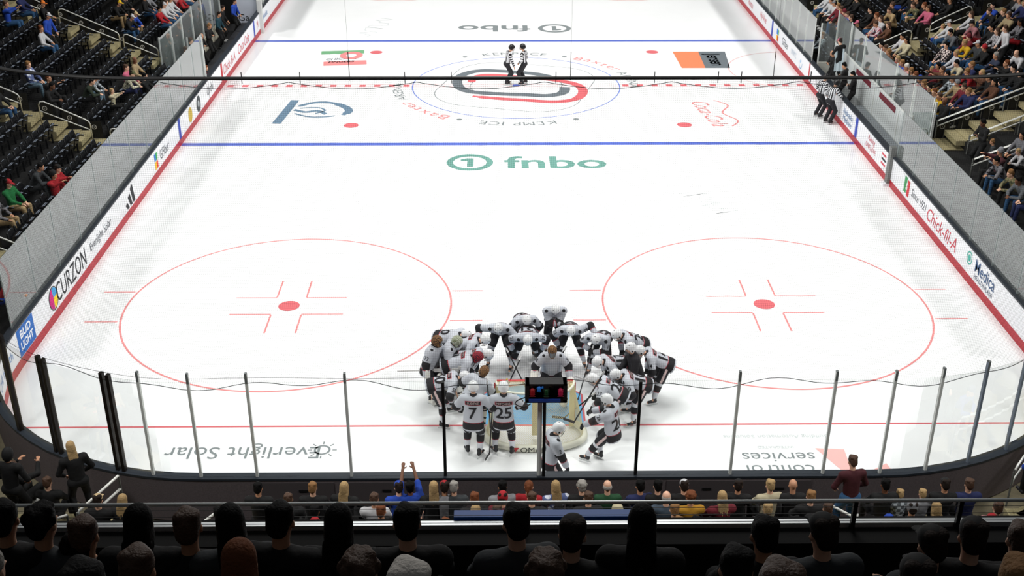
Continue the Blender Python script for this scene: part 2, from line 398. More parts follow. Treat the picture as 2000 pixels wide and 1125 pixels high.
# adverts on the boards.  side -1: text runs to +Y, side +1: text runs to -Y
def ad(s, text, y, z, size, rgb, shear=0, bold=0, sx=1.0, par=None, rough=.4, name='advert_lettering'):
    m = MB(); xa = (0, -s, 0); org = (s*(HW-.006), y, z)
    put_text(m, text, size, org, xa, (0, 0, 1), 0, shear, bold, sx)
    return m.build(name, mat('ad_%d_%d_%d' % rgb, rgb, rough), par)
def adrect(s, y0, y1, z0, z1, rgb, par, name='advert_panel', d=.004):
    m = MB(); x = s*(HW-d); m.poly([(x, y0, z0), (x, y1, z0), (x, y1, z1), (x, y0, z1)]); return m.build(name, mat('ad_%d_%d_%d' % rgb, rgb), par)
def addisc(s, y, z, r_, rgb, par, r0=0, a0=0, a1=360, d=.006, name='advert_logo'):
    m = MB(); vs = []; n = 28
    for i in range(n+1):
        a = R(a0+(a1-a0)*i/n)
        for q in (r0, r_): vs.append((s*(HW-d), y-s*q*math.cos(a), z+q*math.sin(a)))
    m.add(vs, [(2*i, 2*i+1, 2*i+3, 2*i+2) for i in range(n)]); return m.build(name, mat('ad_%d_%d_%d' % rgb, rgb), par)
BLK = (26, 30, 36)
# left, near to far
adrect(-1, 6.15, 7.25, .26, 1.0, (30, 104, 188), leftB)
ad(-1, 'BUD', 6.7, .8, .3, (240, 244, 250), 0, .03, 1.2, leftB); ad(-1, 'LIGHT', 6.7, .5, .3, (240, 244, 250), 0, .03, 1.0, leftB)
addisc(-1, 8.75, .63, .34, BLK, leftB, .31); addisc(-1, 8.75, .63, .3, (206, 10, 124), leftB, 0, 100, 265)
addisc(-1, 8.75, .63, .3, (60, 160, 220), leftB, 0, 10, 98); addisc(-1, 8.75, .63, .3, (250, 214, 20), leftB, 0, -88, 4)
ad(-1, 'CURZON', 10.25, .63, .78, BLK, 0, 0, .78, leftB)
ad(-1, 'Everlight Solar', 13.0, .62, .36, (70, 76, 86), .1, 0, 1, leftB)
m = MB()
for i, (h, w_) in enumerate(((.22, .2), (.42, .22), (.64, .24))):
    y = 15.75+i*.32; m.poly([(-HW+.006, y, .3), (-HW+.006, y+w_, .3), (-HW+.006, y+w_-.16, .3+h), (-HW+.006, y-.16, .3+h*.82)])
m.build('advert_logo', mat('ad_26_30_36', BLK), leftB)
for i, c in enumerate(((50, 130, 220), (60, 170, 90), (250, 190, 30), (232, 70, 50))):
    y0 = 19.25+(i % 2)*.2; z0 = .62-(i//2)*.3; m = MB()
    m.poly([(-HW+.006, y0, z0), (-HW+.006, y0+.19, z0+.02), (-HW+.006, y0+.19, z0+.28), (-HW+.006, y0, z0+.26)]); m.build('advert_logo', mat('ad_%d_%d_%d' % c, c), leftB)
ad(-1, 'GFiber', 20.6, .62, .5, (80, 88, 96), 0, 0, .9, leftB)
adrect(-1, 22.71, 23.01, .24, 1.03, (52, 74, 176), leftB, 'blue_line_mark', .007); adrect(-1, 30.33, 30.63, .24, 1.03, (190, 40, 52), leftB, 'center_line_mark', .007); adrect(-1, 37.95, 38.25, .24, 1.03, (52, 74, 176), leftB, 'blue_line_mark', .007)
ad(-1, 'OrthoNE', 21.95, .6, .3, (60, 90, 110), .2, 0, 1, leftB) if 0 else None
addisc(-1, 24.6, .62, .3, (196, 168, 60), leftB); addisc(-1, 26.0, .62, .33, (58, 66, 70), leftB); addisc(-1, 26.0, .62, .14, (180, 186, 190), leftB, d=.008)
ad(-1, 'Orthi', 28.1, .62, .5, (60, 70, 78), .1, 0, 1, leftB)
ad(-1, 'Chick-fil-A', 32.1, .6, .6, (206, 60, 76), .25, 0, 1, leftB); ad(-1, 'Coca-Cola', 35.4, .62, .62, (214, 70, 86), .3, 0, 1, leftB)
ad(-1, 'M', 39.0, .62, .5, (206, 60, 76), 0, 0, 1, leftB); ad(-1, 'Methodist', 41.0, .62, .4, (80, 130, 190), 0, 0, 1, leftB2); 
# near left corner lettering follows the curve
def corner_text(s, a_deg, z, size, rgb, sx=1.0, left=True):
    m = MB(); ws = [text_w(c, size, sx)+size*.12 if c != ' ' else size*.4 for c in s]; rr = CR-.01; a = R(a_deg)+sum(ws)/rr/2
    c0 = (-HW+CR, CR) if left else (HW-CR, CR)
    for c, wd in zip(s, ws):
        a -= wd/rr/2
        if c != ' ': put_text(m, c, size, (c0[0]+rr*math.cos(a), c0[1]+rr*math.sin(a), z), (math.sin(a), -math.cos(a), 0), (0, 0, 1), 0, 0, 0, sx)
        a -= wd/rr/2
    return m.build('advert_lettering', mat('ad_%d_%d_%d' % rgb, rgb), nearB)
corner_text('CHI Health', 192, .62, .36, (110, 150, 205))
# right, near to far
addisc(1, 10.95, .72, .2, (72, 176, 160), rightB, .16); addisc(1, 10.95, .72, .1, (72, 176, 160), rightB)
ad(1, 'Medica', 9.75, .72, .52, (32, 76, 124), 0, .01, 1.0, rightB); ad(1, 'HEALTH PLANS', 9.75, .4, .2, (60, 84, 108), 0, 0, 1, rightB)
ad(1, 'Chick-fil-A', 13.3, .6, .62, (202, 44, 66), .25, 0, 1, rightB)
ad(1, 'Since 1921', 15.5, .66, .38, (56, 62, 70), .25, 0, .9, rightB)
adrect(1, 16.75, 17.0, .4, .95, (64, 150, 90), rightB); adrect(1, 16.45, 16.7, .35, .9, (204, 50, 60), rightB)
ad(1, 'S', 16.72, .65, .36, (240, 240, 240), .2, .03, 1, rightB)
ad(1, 'Raising', 20.9, .78, .3, (206, 54, 74), .3, 0, 1, rightB2); ad(1, 'ONE LOVE', 20.9, .5, .26, (206, 54, 74), .2, 0, 1, rightB2)
for i in range(3): adrect(1, 19.1, 19.6, .42+.17*i, .5+.17*i, (206, 54, 74) if i != 1 else BLK, rightB2)
adrect(1, 22.71, 23.01, .24, 1.03, (52, 74, 176), rightB2, 'blue_line_mark', .007); adrect(1, 30.33, 30.49, .24, 1.03, (190, 40, 52), rightB2, 'center_line_mark', .007)
ad(1, 'Nebraska', 24.1, .75, .34, (70, 120, 170), .2, 0, 1, rightB2); ad(1, 'Medicine', 24.1, .45, .34, (70, 120, 170), .2, 0, 1, rightB2)
ad(1, 'OMAHA', 28.1, .64, .62, (26, 32, 40), 0, 0, .9, rightB2); ad(1, 'HOCKEY', 28.1, .36, .16, (150, 90, 170), 0, 0, 1.4, rightB2)
addisc(1, 32.0, .62, .3, (110, 160, 206), rightB3, .26, 180, 360); addisc(1, 32.0, .66, .08, (90, 170, 220), rightB3); ad(1, 'UNMC', 33.4, .64, .36, (190, 206, 222), 0, 0, 1, rightB3)
ad(1, 'GFiber', 35.2, .62, .5, (90, 98, 106), 0, 0, .9, rightB3)
for i, c in enumerate(((50, 130, 220), (60, 170, 90), (250, 190, 30), (232, 70, 50))):
    y0 = 37.1-(i % 2)*.24; z0 = .62-(i//2)*.3; adrect(1, y0-.22, y0, z0, z0+.26, c, rightB3, 'advert_logo')
adrect(1, 37.95, 38.25, .24, 1.03, (52, 74, 176), rightB3, 'blue_line_mark', .007)
ad(1, 'Hy-Vee', 40.3, .6, .5, (214, 90, 104), .2, 0, 1, rightB3); ad(1, 'Runza', 43.6, .6, .5, (214, 90, 104), .2, 0, 1, rightB3)
# recessed access doors in the outside of the end boards
for x in (-4.9, -3.2, 3.35, 4.85):
    m = MB(); m.box((x, -.197, .55), (1.45, .02, .86)); m.box((x+.1, -.212, .78), (.18, .012, .05), 1)
    dr = m.build('access_panel', [mat('board_back_panel', (74, 68, 70), .75), BLACKP], nearB)
# ------------------------------------------------------------------ glass
GT = 3.42
def post(mb, x, y, z0, z1, wd, dp, ang, mi=0):
    mb.box((x, y, (z0+z1)/2), (wd, dp, z1-z0), mi, Matrix.Rotation(ang, 3, 'Z'))
def path_at(off, s_):
    """point and outward angle on the near end path at signed x-like parameter: |s|<HW-CR straight, beyond: arc length"""
    L0 = HW-CR
    if abs(s_) <= L0: return Vector((s_, -off, 0)), 0.0
    t = (abs(s_)-L0)/CR; sg = 1 if s_ > 0 else -1
    a = R(270)+sg*t
    return Vector((sg*L0+(CR+off)*math.cos(a), CR+(CR+off)*math.sin(a), 0)), sg*t
endG = thing('rink_glass', 'tall clear glass with posts standing on the near end boards', 'rink glass')
# post list: parameter along the end path, kind
ENDP = [(-14.9, 's'), (-13.0, 'd'), (-11.55, 'd'), (-10.15, 'd2'), (-8.55, 'd2'), (-7.85, 's'), (-6.87, 's'), (-5.73, 's'), (-3.81, 's'), (-1.9, 'b'), (.06, 'c'), (1.98, 'b'), (3.92, 's'), (5.82, 's'),
        (6.99, 's'), (7.95, 's'), (8.95, 'g'), (10.0, 'g'), (11.3, 'g'), (12.8, 'g'), (14.4, 'g')]
POSTB = mat('post_bluegrey', (120, 132, 146), .4, .2)
for s_, kd in ENDP:
    p, a = path_at(.1, s_); m = MB()
    if kd == 's': post(m, p.x, p.y, 1.08, GT+.06, .055, .06, a); post(m, p.x, p.y, GT-.12, GT+.1, .045, .07, a, 1); mm = [METAL, mat('post_clip_grey', (120, 126, 126), .5, .2)]
    elif kd == 'g': post(m, p.x, p.y, 1.08, GT+.06, .06, .06, a); post(m, p.x, p.y, GT-.15, GT+.1, .04, .075, a, 1); mm = [POSTB, mat('post_clip_grey', (120, 126, 126), .5, .2)]
    elif kd == 'b': post(m, p.x, p.y, 1.08, GT-.12, .06, .07, a); mm = [BLACKP]
    elif kd == 'd': post(m, p.x, p.y, 1.08, GT, .13, .1, a); mm = [DARKMET]
    elif kd == 'd2':
        q, _ = path_at(.1, s_-.07); q2, _ = path_at(.1, s_+.07); post(m, q.x, q.y, 1.08, GT-.02, .075, .09, a); post(m, q2.x, q2.y, 1.08, GT-.05, .075, .09, a); mm = [DARKMET]
    else: post(m, p.x-.05, p.y, 1.08, GT-.45, .09, .07, a); post(m, p.x+.04, p.y-.02, 0.0, GT-.45, .06, .08, a, 1); mm = [METAL, BLACKP]
    m.build('support_post', mm, endG)
ed = [s_ for s_, k in ENDP]
for a_, b_ in zip(ed[:-1], ed[1:]):
    m = MB(); n = 5; A = [path_at(.1, a_+(b_-a_)*i/n)[0] for i in range(n+1)]; B = [path_at(.112, a_+(b_-a_)*i/n)[0] for i in range(n+1)]
    wallstrip(m, A, B, 1.08, GT-.1); m.build('glass_pane', GLASSN, endG)
def side_glass(s, ys, top, label, postmat=METAL, pw=.03):
    t = thing('rink_glass', label, 'rink glass')
    for a_, b_ in zip(ys[:-1], ys[1:]):
        m = MB(); m.box((s*(HW+.1), (a_+b_)/2, (1.08+top)/2), (.012, b_-a_-.012, top-1.08)); m.build('glass_pane', GLASS, t)
    for y in ys:
        m = MB(); m.box((s*(HW+.1), y, (1.08+top)/2), (.03, pw, top-1.08)); m.build('pane_joint', postmat, t)
    return t
JNT = mat('pane_joint_clear', (160, 170, 170), .3, .2)
side_glass(-1, [6.2+i*1.825 for i in range(13)], 2.95, 'long clear side glass on the left boards in front of the black seats', JNT, .018)
side_glass(1, [6.2+i*1.735 for i in range(8)], 2.75, 'clear side glass on the right boards in front of the near crowd', JNT, .018)
side_glass(-1, [39.8+i*1.8 for i in range(6)], 2.95, 'clear glass at top left beyond the bench pillar', METAL)
side_glass(1, [30.6+i*1.5 for i in range(12)], 2.95, 'clear glass with thin posts at top right beyond the bench', METAL, .03)
# tall corner end posts of the benches
m = MB(); m.box((HW-.02, 18.5, .72), (.2, .26, 1.4)); m.box((HW-.1, 18.5, .05), (.26, .3, .1), 1); tag(m.build('corner_pillar', [mat('pillar_grey', (120, 122, 120), .5, .3), WHITE]), 'grey metal pillar at the near end of the right hand bench boards', 'pillar')
m = MB(); m.box((-HW+.05, 39.7, .85), (.22, .22, 1.7)); tag(m.build('corner_pillar', mat('pillar_pale', (206, 208, 206), .5)), 'pale square pillar at the far end of the left hand bench', 'pillar')
# ------------------------------------------------------------------ safety net
NETT = 9.36
net = thing('safety_net', 'black safety netting hanging from the cable above the end glass', 'netting')
def net_pt(s_, z):
    p, a = path_at(.1, s_); wv = .05*math.sin(s_*1.9+z*.6)*math.sin((z-GT)/(NETT-GT)*math.pi)
    return Vector((p.x, p.y-wv, z+.02*math.sin(s_*2.3+z)))
m = MB(); PI_ = .0375; SM = 15.6
def sag(s_):  # bottom rope height
    q = (s_ % 1.93)/1.93; return GT-.18+.06*math.sin(s_*3.1)+.07*math.sin(s_*1.3+1)
def prism(mb, pts, r):
    vs = []; n = len(pts)
    for i, p in enumerate(pts):
        t = (pts[min(i+1, n-1)]-pts[max(i-1, 0)]).normalized(); a = t.cross(Vector((.3, 1, .2))).normalized(); b = t.cross(a)
        for k in range(3): th = 2.0944*k; vs.append(p+r*(math.cos(th)*a+math.sin(th)*b))
    mb.add(vs, [(3*i+k, 3*i+(k+1) % 3, 3*i+3+(k+1) % 3, 3*i+3+k) for i in range(n-1) for k in range(3)])
s_ = -SM; CW = .0012
while s_ < SM:
    z0 = sag(s_); prism(m, [net_pt(s_, z0+(NETT-z0)*i/7) for i in range(8)], CW); s_ += PI_
z = GT-.1
while z < NETT:
    prism(m, [net_pt(-SM+2*SM*i/110, z) for i in range(111)], CW); z += PI_
m.build('netting', NETM, net)
m = MB(); m.tube([path_at(.1, -SM+2*SM*i/90)[0]+Vector((0, 0, NETT+.04)) for i in range(91)], .033, 8); 
m.build('cable', BLACKP, net)
m = MB(); 
for i in range(7):  # slack cord looping below the cable
    a = -6.6+i*2.2; m.tube([path_at(.1, a+2.2*k/8)[0]+Vector((0, 0, NETT-.03-.12*math.sin(k/8*math.pi))) for k in range(9)], .006, 4)
for x in (-5.2, -4.2, -2.4, -1.6, .2, 1.9, 3.0, 3.4, 4.6, 6.3): m.box((x, -.1, NETT+.05), (.012, .02, .2))
m.build('slack_cord', ROPE, net)
m = MB(); m.tube([net_pt(-SM+2*SM*i/200, sag(-SM+2*SM*i/200)) for i in range(201)], .007, 4); m.build('bottom_rope', ROPE, net)
m = MB()
for x in (-3.35, .45, 3.95):
    m.tube([(x, -.1, NETT), (x, -.1, NETT+.5)], .007, 5); m.tube([(x, -.1, NETT+.5), (x, -.1, 17)], .002, 4)
m.build('hanger_wire', BLACKP, net)
m = MB()
for sg in (-1, 1): pass
m.tube([path_at(.1, -14.0+12.2*i/20)[0]+Vector((0, 0, GT-.02+.02*math.sin(i))) for i in range(21)], .004, 4); m.build('lower_cord', ROPE, net)
# goal lamp and camera box on the centre post
gb = thing('goal_light_box', 'black goal light box with red lamps on the centre glass post', 'goal light', (.12, -.18, 2.95))
m = MB()
for x, wd in ((-.37, .08), (.37, .08)): m.box((x, 0, .21), (wd, .26, .42))
m.box((0, 0, .4), (.8, .26, .04)); m.box((0, .11, .2), (.8, .03, .4)); m.box((0, 0, .02), (.8, .26, .06)); m.box((0, -.02, .2), (.09, .24, .38)); m.build('housing', BLACKP, gb)
m = MB(); m.box((-.03, -.14, .05), (.62, .02, .07)); m.build('blue_strip', mat('strip_blue', (28, 60, 140), .4), gb)
for x, c, nm, e in ((-.27, (120, 14, 22), 'red_lamp', .25), (.28, (130, 16, 50), 'red_lamp', .35), (0, (20, 70, 34), 'green_lamp', .05)):
    m = MB(); m.lathe([(.0, .13), (.035, .12), (.045, .07), (.045, -.02), (0, -.02)], (x, -.11, .18), 14); [m.tube([(x-.06, -.165, .16+.05*i), (x+.06, -.165, .16+.05*i)], .004, 4) for i in range(4)]; m.build(nm, emis('lamp_%s%d' % (nm, x > 0), c, e), gb, True)
m = MB(); m.lathe([(0, .07), (.03, .06), (.05, .01), (.035, -.03), (.045, -.06), (0, -.08)], (-.14, -.1, .3), 9); m.lathe([(0, .05), (.03, .03), (.04, -.02), (0, -.04)], (-.07, -.1, .33), 8); m.build('blue_wrap', mat('wrap_blue', (40, 120, 210), .5), gb, True)
m = MB(); m.tube(catmull([(-.4, -.1, .1), (-.55, -.12, .05), (-.6, -.1, -.05), (-.45, -.1, -.12), (-.3, -.1, -.05)], 5), .012, 6); m.build('cable_loop', BLACKP, gb)
# ------------------------------------------------------------------ goal
gl = thing('hockey_goal', 'hockey goal with pale netting and white base pads on the blue crease', 'goal', (.03, 3.35, 0))
GR = mat('goal_red', (190, 44, 48), .4); GW = mat('goal_pad_white', (222, 222, 206), .7); GN = mat('goal_net_cream', (224, 214, 170), .85)
m = MB(); m.tube([(-.915, 0, 0), (-.915, 0, 1.16), (-.88, 0, 1.22), (.88, 0, 1.22), (.915, 0, 1.16), (.915, 0, 0)], .03, 10); m.build('goal_post', GR, gl, True)
# base follows a double curve at the back
base = catmull([(-.915, 0, 0), (-1.12, -.35, 0), (-1.05, -.75, 0), (-.6, -1.02, 0), (0, -1.08, 0), (.6, -1.02, 0), (1.05, -.75, 0), (1.12, -.35, 0), (.915, 0, 0)], 6)
top = catmull([(-.9, 0, 1.22), (-.86, -.22, 1.22), (-.7, -.46, 1.22), (-.35, -.55, 1.22), (0, -.56, 1.22), (.35, -.55, 1.22), (.7, -.46, 1.22), (.86, -.22, 1.22), (.9, 0, 1.22)], 6)
m = MB(); m.tube([p+Vector((0, 0, .09)) for p in base], .085, 10); m.build('base_pad', GW, gl, True)
m = MB(); m.tube(top, .028, 8); m.build('top_frame', GW, gl, True)
m = MB(); m.box((0, -.56, .66), (.16, .05, 1.1)); m.box((-.83, -.08, .62), (.12, .06, 1.15)); m.box((.86, -.1, .62), (.12, .06, 1.15)); m.build('net_tape', GN, gl)
m = MB(); N = len(base); H = 26
def gpt(i, t):
    b, c = base[i], top[i]; p = b.lerp(c, t); bulge = math.sin(t*math.pi)*.1; return Vector((p.x*(1+bulge*.3), p.y*(1+bulge), p.z+.06*(1-t)))
def interp(u, t): i = min(int(u), N-2); return gpt(i, t).lerp(gpt(i+1, t), u-i)
NU = 90
for k in range(-26, NU):  # diamond mesh
    pa = [interp(min(N-1.001, max(0, (k+j*1.0)*(N-1)/NU)), j/26) for j in range(27) if 0 <= k+j <= NU]
    pb = [interp(min(N-1.001, max(0, (k+26-j)*(N-1)/NU)), j/26) for j in range(27) if 0 <= k+26-j <= NU]
    for pp in (pa, pb):
        if len(pp) > 1: prism(m, pp, .0028)
for i in range(-14, 46):  # roof of the net
    for d in (-1, 1):
        pts = []
        for j in range(13):
            x = -.9+i*.04+(j*.045 if d > 0 else (12-j)*.045); y = -j*.045
            if abs(x) < .88-max(0, -y-.2)*.55: pts.append(Vector((x, y, 1.235)))
        if len(pts) > 1: prism(m, pts, .0028)
m.build('netting', GN, gl)
m = MB(); put_text(m, 'OMAHA', .2, (0.03, -1.178, .11), (1, 0, 0), (0, 0, 1), 0, 0, 0, 1.05); m.poly([(-.56, -1.16, .17), (-.38, -1.175, .17), (-.47, -1.17, .05)][::-1], 1)
m.build('lettering', [BLACKP, GR], gl)
gb2 = thing('water_bottle', 'small yellow topped bottle resting on the goal net', 'bottle', (-.62, 3.05, 1.25)); 
m = MB(); m.lathe([(0, 0), (.035, 0), (.037, .15), (.02, .18)], n=12); m.build('body', mat('bottle_clear', (210, 214, 200), .3), gb2, True); m = MB(); m.lathe([(.02, .18), (.022, .21), (0, .215)], n=12); m.build('cap', mat('bottle_cap', (220, 180, 40)), gb2, True)
# ------------------------------------------------------------------ smooth body surfaces (implicit surface -> quads)
def field_mesh(prims, vox):
    """prims: ('c',a,b,ra,rb,axis,flat,k) tapered capsule; ('e',c,(rx,ry,rz),Rot,k) ellipsoid"""
    pts = []
    for p in prims:
        if p[0] == 'c': r_ = max(p[3], p[4]); pts += [np.array(p[1])-r_, np.array(p[1])+r_, np.array(p[2])-r_, np.array(p[2])+r_]
        else: r_ = max(p[2]); pts += [np.array(p[1])-r_, np.array(p[1])+r_]
    lo = np.min(pts, 0)-4*vox; hi = np.max(pts, 0)+4*vox
    n = np.ceil((hi-lo)/vox).astype(int)+1
    F = np.full(n, 1.0, np.float32)
    ax = [lo[i]+vox*np.arange(n[i]) for i in range(3)]
    for p in prims:
        k = p[7] if p[0] == 'c' else p[4]
        if p[0] == 'c':
            a, b, ra, rb = np.array(p[1], float), np.array(p[2], float), p[3], p[4]; rm = max(ra, rb)+k+3*vox
            l, h = np.minimum(a, b)-rm, np.maximum(a, b)+rm
        else:
            c = np.array(p[1], float); rm = max(p[2])+k+3*vox; l, h = c-rm, c+rm
        i0 = np.maximum(0, ((l-lo)/vox).astype(int)); i1 = np.minimum(n, ((h-lo)/vox).astype(int)+2)
        if (i1 <= i0).any(): continue
        Xg, Yg, Zg = np.meshgrid(ax[0][i0[0]:i1[0]], ax[1][i0[1]:i1[1]], ax[2][i0[2]:i1[2]], indexing='ij')
        G = np.stack([Xg, Yg, Zg], -1)
        if p[0] == 'c':
            D = G-a; ab = b-a
            if p[5] is not None:
                nn = np.array(p[5], float); nn /= np.linalg.norm(nn); D = D+(D@nn)[..., None]*nn*(1/p[6]-1); abn = ab+nn*(ab@nn)*(1/p[6]-1)
            else: abn = ab
            t = np.clip((D@abn)/max(1e-9, abn@abn), 0, 1)
            d = np.linalg.norm(D-t[..., None]*abn, axis=-1)-(ra+(rb-ra)*t)
            if p[5] is not None: d *= (p[6]+1)/2
        else:
            D = G-c
            if p[3] is not None: D = D@np.array(p[3])
            rr = np.array(p[2], float); k0 = np.linalg.norm(D/rr, axis=-1); k1 = np.linalg.norm(D/rr**2, axis=-1)
            d = k0*(k0-1)/np.maximum(k1, 1e-6)
        S = F[i0[0]:i1[0], i0[1]:i1[1], i0[2]:i1[2]]
        if k > 0:
            h_ = np.clip(.5+.5*(S-d)/k, 0, 1); S[...] = S*(1-h_)+d*h_-k*h_*(1-h_)
        else: S[...] = np.minimum(S, d)
    # surface nets
    s = F < 0; cs = [s[a:n[0]-1+a, b:n[1]-1+b, c:n[2]-1+c] for a in (0, 1) for b in (0, 1) for c in (0, 1)]
    cnt = sum(c.astype(int) for c in cs); act = (cnt > 0) & (cnt < 8)
    idx = np.argwhere(act); vid = np.full(act.shape, -1, int); vid[tuple(idx.T)] = np.arange(len(idx))
    acc = np.zeros((len(idx), 3)); wt = np.zeros(len(idx)); I, J, K = idx.T
    cor = [(a, b, c) for a in (0, 1) for b in (0, 1) for c in (0, 1)]
    for u in range(8):
        for v in range(u+1, 8):
            if sum(abs(cor[u][q]-cor[v][q]) for q in range(3)) != 1: continue
            fu = F[I+cor[u][0], J+cor[u][1], K+cor[u][2]]; fv = F[I+cor[v][0], J+cor[v][1], K+cor[v][2]]
            mk = (fu < 0) != (fv < 0); t = np.where(mk, fu/np.where(fu == fv, 1, fu-fv), 0)
            for q in range(3): acc[:, q] += np.where(mk, cor[u][q]+t*(cor[v][q]-cor[u][q]), 0)
            wt += mk
    V = (idx+acc/wt[:, None])*vox+lo
    Q = []
    for d in range(3):
        e = (d+1) % 3; f = (d+2) % 3
        sl0 = [slice(1, n[q]-1) for q in range(3)]; sl0[d] = slice(0, n[d]-1); sl1 = list(sl0); sl1[d] = slice(1, n[d])
        a, b = s[tuple(sl0)], s[tuple(sl1)]; W = np.argwhere(a != b)
        if not len(W): continue
        inside = a[tuple(W.T)]; W = W.copy(); W[:, e] += 1; W[:, f] += 1
        def c(de, df):
            w2 = W.copy(); w2[:, e] -= de; w2[:, f] -= df; return vid[tuple(w2.T)]
        q = np.stack([c(1, 1), c(0, 1), c(0, 0), c(1, 0)], 1); q[~inside] = q[~inside][:, ::-1]; Q.append(q)
    return V, np.concatenate(Q)
def mesh_np(name, V, Q, mats, mi=None):
    me = bpy.data.meshes.new(name); me.vertices.add(len(V)); me.vertices.foreach_set('co', np.asarray(V, np.float32).ravel())
    me.loops.add(len(Q)*4); me.loops.foreach_set('vertex_index', Q.astype(np.int32).ravel()); me.polygons.add(len(Q))
    me.polygons.foreach_set('loop_start', (np.arange(len(Q))*4).astype(np.int32))
    for m in mats: me.materials.append(m)
    if mi is not None: me.polygons.foreach_set('material_index', np.asarray(mi, np.int32))
    me.polygons.foreach_set('use_smooth', np.ones(len(Q), bool)); me.update(calc_edges=True); return me
def A_(v): return np.array(v, float)
def unit(v): v = A_(v); return v/max(1e-9, np.linalg.norm(v))
def ik(a, b, l1, l2, pole):
    a, b = A_(a), A_(b); d = b-a; L = np.linalg.norm(d); L2 = min(L, (l1+l2)*.999); dn = d/max(L, 1e-6); b = a+dn*L2
    x = (l1*l1-l2*l2+L2*L2)/(2*L2); h = math.sqrt(max(0, l1*l1-x*x)); pl = A_(pole); pl = pl-dn*(pl@dn)
    return a+dn*x+unit(pl)*h, b
def rotx(a): c, s = math.cos(a), math.sin(a); return np.array([[1, 0, 0], [0, c, -s], [0, s, c]])
def rotz(a): c, s = math.cos(a), math.sin(a); return np.array([[c, -s, 0], [s, c, 0], [0, 0, 1]])
class Skel:
    """joints for one pose, local frame: +Y forward, +X right, floor at z=0"""
    def __init__(s, hip=(0, 0, .95), lean=5, side=0, twist=0, feet=((-.14, 0, .0), (.14, 0, .0)), toe=(0, 0), hands=((-.3, .1, .85), (.3, .1, .85)),
                 head=0, hyaw=0, epole=((-1, -.6, -.3), (1, -.6, -.3)), kpole=((-.15, 1, 0), (.15, 1, 0)), fz=.1, sc=1.0, shw=.19, fpitch=0):
        s.hip = A_(hip); s.sc = sc
        Rt = rotz(R(twist)) @ rotx(R(-lean)); sd = np.array([[math.cos(R(side)), 0, math.sin(R(side))], [0, 1, 0], [-math.sin(R(side)), 0, math.cos(R(side))]])
        Rt = sd @ Rt; s.Rt = Rt; s.up = Rt @ A_((0, 0, 1)); s.fw = Rt @ A_((0, 1, 0)); s.rt = Rt @ A_((1, 0, 0))
        s.neck = s.hip+s.up*.52*sc; s.chest = s.hip+s.up*.36*sc
        s.sh = [s.neck-s.up*.05*sc+s.rt*shw*sc*g for g in (-1, 1)]
        Rh = sd @ rotz(R(twist+hyaw)) @ rotx(R(-(lean*.75+head))); s.Rh = Rh
        s.hd = s.neck+s.up*.06*sc+(Rh @ A_((0, .03, .14)))*sc
        s.hj = [s.hip+A_((.095*g*sc, 0, -.03)) for g in (-1, 1)]
        s.ank = []; s.kn = []
        for i in (0, 1):
            f = A_(feet[i]); an = f+A_((0, 0, fz)); k_, an = ik(s.hj[i], an, .45*sc, .44*sc, kpole[i]); s.kn.append(k_); s.ank.append(an)
        s.toe = toe; s.fpitch = fpitch
        s.el = []; s.wr = []
        for i in (0, 1):
            e, w_ = ik(s.sh[i], hands[i], .30*sc, .27*sc, epole[i]); s.el.append(e); s.wr.append(w_)
def head_prims(s, k=.025):
    c, H, q = s.hd, s.Rh, s.sc; P = lambda x, y, z: c+(H @ A_((x, y, z)))*q
    e = lambda x, y, z, r_, kk=.015: ('e', P(x, y, z), tuple(v*q for v in r_), H, kk)
    o = [e(0, -.01, .03, (.074, .092, .092)), e(0, .025, -.045, (.056, .066, .07), .03), e(0, .07, -.09, (.026, .024, .02), .03)]
    o += [e(0, .096, -.02, (.012, .016, .026)), e(-.03, .078, .01, (.022, .012, .008)), e(.03, .078, .01, (.022, .012, .008))]
    o += [e(-.077, -.005, -.012, (.01, .018, .03), .01), e(.077, -.005, -.012, (.01, .018, .03), .01), e(0, .085, -.06, (.026, .01, .009))]
    o.append(('c', s.neck-s.up*.03*q, P(0, -.01, -.05), .056*q, .05*q, None, 1, .03)); return o
def hand_prims(s, i, curl=.6, k=.006):
    w_ = s.wr[i]; d = unit(w_-s.el[i]); q = s.sc; sd = 1 if i else -1
    n = unit(np.cross(d, A_((0, 0, 1)))) if abs(d[2]) < .95 else A_((1, 0, 0)); pn = unit(np.cross(n, d)); pn = -pn if pn[2] > 0 else pn
    o = [('c', w_, w_+d*.07*q, .026*q, .034*q, pn, .5, .012)]
    for j, (off, l) in enumerate(((-.03, .062), (-.01, .075), (.01, .07), (.03, .055))):
        b = w_+d*.09*q+n*off*q; m_ = b+unit(d+pn*curl*.5)*l*.55*q; t = m_+unit(d*.6+pn*curl*1.4)*l*.5*q
        o += [('c', b, m_, .0095*q, .009*q, None, 1, k), ('c', m_, t, .009*q, .0075*q, None, 1, k)]
    b = w_+d*.03*q-n*sd*.03*q; m_ = b+unit(d*.6-n*sd)*.035*q; o += [('c', b, m_, .013*q, .011*q, None, 1, .01), ('c', m_, m_+unit(d+pn*.4)*.03*q, .011*q, .009*q, None, 1, .005)]
    return o
